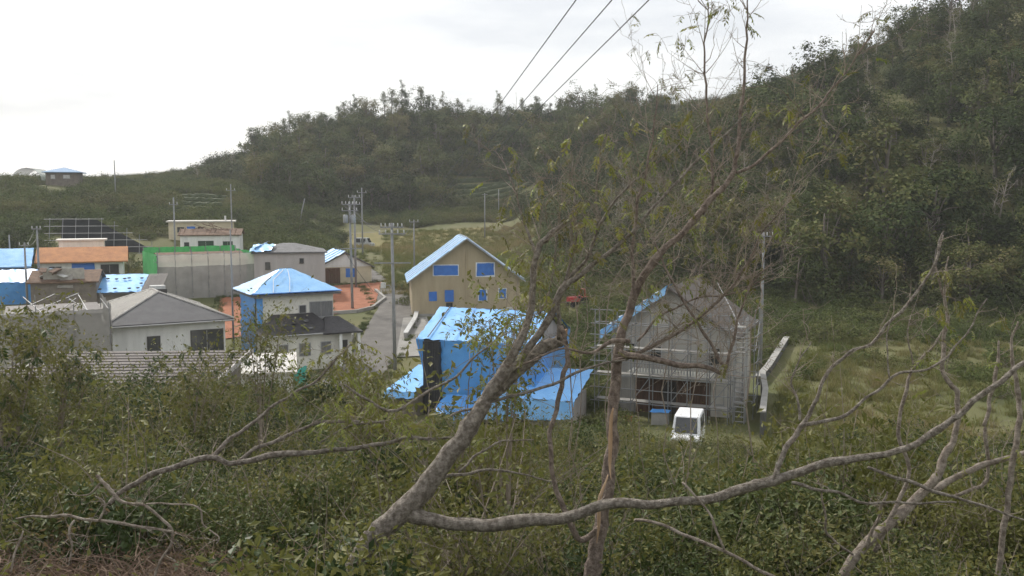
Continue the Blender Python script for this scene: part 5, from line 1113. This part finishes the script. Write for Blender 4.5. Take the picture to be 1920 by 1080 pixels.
# bare stems at the right
T = NearTree('crooked bare pale stem with a sharp kink rising over the brown lawn', 1640, 1040, 10.5, BARKP, 'crooked_tree', 11)
T.limb([(1560,1120,16),(1600,1050,15),(1627,1020,15),(1689,962,15),(1746,905,13),(1775,850,11),(1790,815,9),(1796,742,8),(1782,722,8),(1768,700,7),(1766,660,6.5),(1776,600,6),(1770,545,4),(1780,480,2)], 10.2, 10.8, 'trunk')
T.limb([(1640,1035,7),(1685,941,7),(1702,900,6.5),(1705,875,6.5),(1686,815,6.5),(1690,770,6),(1701,721,5.5),(1712,690,4),(1750,648,3),(1780,600,2)], 10.3, 10.5, 'limb')
T.limb([(1620,1030,6),(1645,970,5),(1662,920,3)], 10.2, 10.0, 'stub')
T.limb([(1600,1040,4),(1550,1000,4),(1545,950,3.5),(1530,900,2)], 10.1, 10, 'branch')
T.limb([(1715,690,3),(1702,640,2.5),(1705,600,2)], 10.5, 10.4, 'branch')
T.limb([(1770,560,3),(1757,500,3),(1768,440,2)], 10.8, 10.9, 'branch')
T.grow(34, .5, .005, up=.4); T.finish(46, SPR_Y+SPR_O, .6, region=lambda p: cpx(p.x,p.y) > 1735)
T = NearTree('pale bent stem beside the kinked bare stem, its top snapped', 1890, 1000, 10.8, BARKP, 'crooked_tree', 12)
T.limb([(1870,1100,9),(1885,960,9),(1896,884,9),(1910,800,8.5),(1915,762,8),(1902,709,7),(1895,660,5),(1905,600,3)], 10.6, 11, 'trunk')
T.limb([(1750,920,11),(1800,890,10),(1850,870,9),(1925,850,8)], 10.7, 10.9, 'limb'); T.limb([(1845,800,6),(1858,740,6),(1870,690,5.5),(1874,640,3)], 10.9, 11, 'stub'); T.limb([(1790,930,6),(1850,900,6),(1845,800,6)], 10.8, 10.9, 'limb')
T.grow(22, .45, .005, up=.4); T.finish(18, SPR_O+SPR_Y, .6)
# fallen branch at the left
T = NearTree('fallen grey branch forking over the shrubs toward the corrugated shed', 230, 930, 12, BARK, 'fallen_branch', 13)
T.limb([(205,945,8),(222,924,8),(280,892,9),(333,873,9),(396,858,9),(441,869,8),(519,850,10),(593,847,8),(700,836,7),(760,825,6),(850,822,4)], 11.4, 12.2, 'trunk')
T.limb([(396,858,8),(420,832,7),(452,810,6),(507,765,5),(550,738,5),(593,713,4),(626,680,4),(660,640,2)], 11.8, 12.6, 'limb')
T.limb([(448,865,7),(480,840,6),(519,824,6),(570,803,5),(607,791,6),(667,791,6),(700,795,4)], 11.9, 12.4, 'limb')
T.limb([(645,720,3),(730,770,5),(800,735,5),(855,705,4),(900,660,3),(960,620,2)], 12, 12.4, 'limb')
T.limb([(720,790,4),(650,800,3),(600,830,2)], 12, 12.2, 'branch')
T.grow(40, .6, .006, up=.4); T.finish(150, SPR_Y+SPR_O, .8, region=lambda p: 600 < cpx(p.x,p.y) < 960 or p.z > 11.2)
T = NearTree('pale dead forked branch lying on the brown brushwood', 222, 1000, 8.2, BARKP, 'dead_branch', 15)
T.limb([(181,891,5),(200,910,6),(222,932,6),(245,940,5),(270,947,5),(300,970,5),(322,987,5),(324,1010,4.5),(319,1028,4),(300,1060,4),(289,1090,4)], 8.4, 8.0, 'trunk')
T.limb([(30,973,3),(80,966,4),(122,967,5),(150,975,5),(185,978,5),(260,986,5),(326,995,4)], 8.2, 8.1, 'limb'); T.limb([(140,976,4),(133,1000,4),(136,1020,3.5),(130,1060,3)], 8.1, 7.9, 'branch'); T.limb([(44,995,3),(28,1030,3.5),(19,1075,3)], 7.9, 7.7, 'branch')
T.limb([(192,903,3),(170,922,3),(150,925,2)], 8.4, 8.4, 'branch'); T.limb([(185,978,3.5),(194,945,3.5),(178,930,2)], 8.1, 8.2, 'branch'); T.limb([(275,945,3),(340,945,3),(375,955,3),(380,985,3),(413,1005,2.5),(408,1020,2)], 8.2, 8.0, 'branch')
T.grow(40, .35, .004, up=.2, tip=False); T.finish(0, SPR_O)
# leafy young trees that rise from the shrubs
def sapling(label, px, Y, top_py, w_px, n_st, seed, meshes, scale=1.0, ns=200, lean=0, dens=1.0):
    T = NearTree(label, px, 800, Y, TWIGM, 'sapling', seed); g = py_of(at(px,800,Y).x, Y, gz(at(px,800,Y).x, Y)); Hh = g-top_py
    for k in range(n_st):
        dx = random.gauss(lean, w_px*.5); T.limb([(px+dx*.1, g+10, 3.2),(px+dx*.35, g-Hh*.4, 2.6),(px+dx*.8, g-Hh*random.uniform(.7,.85), 1.8),(px+dx*1.2, g-Hh*random.uniform(.8,1.05), .8)], Y+random.gauss(0,.4), Y+random.gauss(0,.8), 'stem', n=6)
    T.grow(int(ns*.5), .8*Y/20, .006, up=.35, t0=.35); T.finish(ns, meshes, scale)
    tp = [tuple(t[0]) for t in T.tips]; lv, lf = leaves_np(int(9*ns*dens), tp, .16*Y/20, .12, .45, droop=.8); link(bpy.data.objects.new('crown', np_mesh('crown', [(lv,lf,0)], [LEAF_NEAR if dens > 1 else LEAF_OLIVE])), T.o)
sapling('leafy young tree with olive leaves covering the grey netted house corner', 10, 22, 590, 70, 7, 21, SPR_O+SPR_B+SPR_O, 1.2, 220, 0, 1.0)
sapling('young tree with mixed leaves leaning before the netted house', 105, 25, 680, 60, 5, 22, SPR_O+SPR_B, 1.1, 130, 0, .9)
sapling('yellowing sapling hanging over the lane foot', 672, 20, 695, 34, 5, 23, SPR_Y+SPR_O, 1.0, 150, 0, .6)
sapling('green sapling in front of the black tiled porch', 490, 26, 600, 45, 5, 24, SPR_O+SPR_Y+SPR_B, 1.0, 130, 0, .7)
sapling('leafy shoot crossing the corrugated shed roof', 360, 26, 672, 70, 5, 25, SPR_B+SPR_O, 1.0, 120, 50, .8)
sapling('yellow-green sapling beside the tan house end among tree limbs', 950, 16, 520, 60, 5, 26, SPR_O+SPR_Y, .9, 150, 0, .6)

# ------------------------------------------------------------------ air
hz = MB().box(-1500, 1500, -1500, 1500, -6, 96).build('haze', [])
hm = bpy.data.materials.new('haze_air'); hm.use_nodes = True; ht = hm.node_tree; ht.nodes.clear()
pv = ht.nodes.new('ShaderNodeVolumePrincipled'); ho = ht.nodes.new('ShaderNodeOutputMaterial'); pv.inputs['Density'].default_value = .00034; pv.inputs['Color'].default_value = (.93,.95,.97,1); pv.inputs['Anisotropy'].default_value = .2
ht.links.new(pv.outputs[0], ho.inputs['Volume']); hz.data.materials.append(hm); tag(hz, 'thin pale haze filling the valley air', kind='stuff')
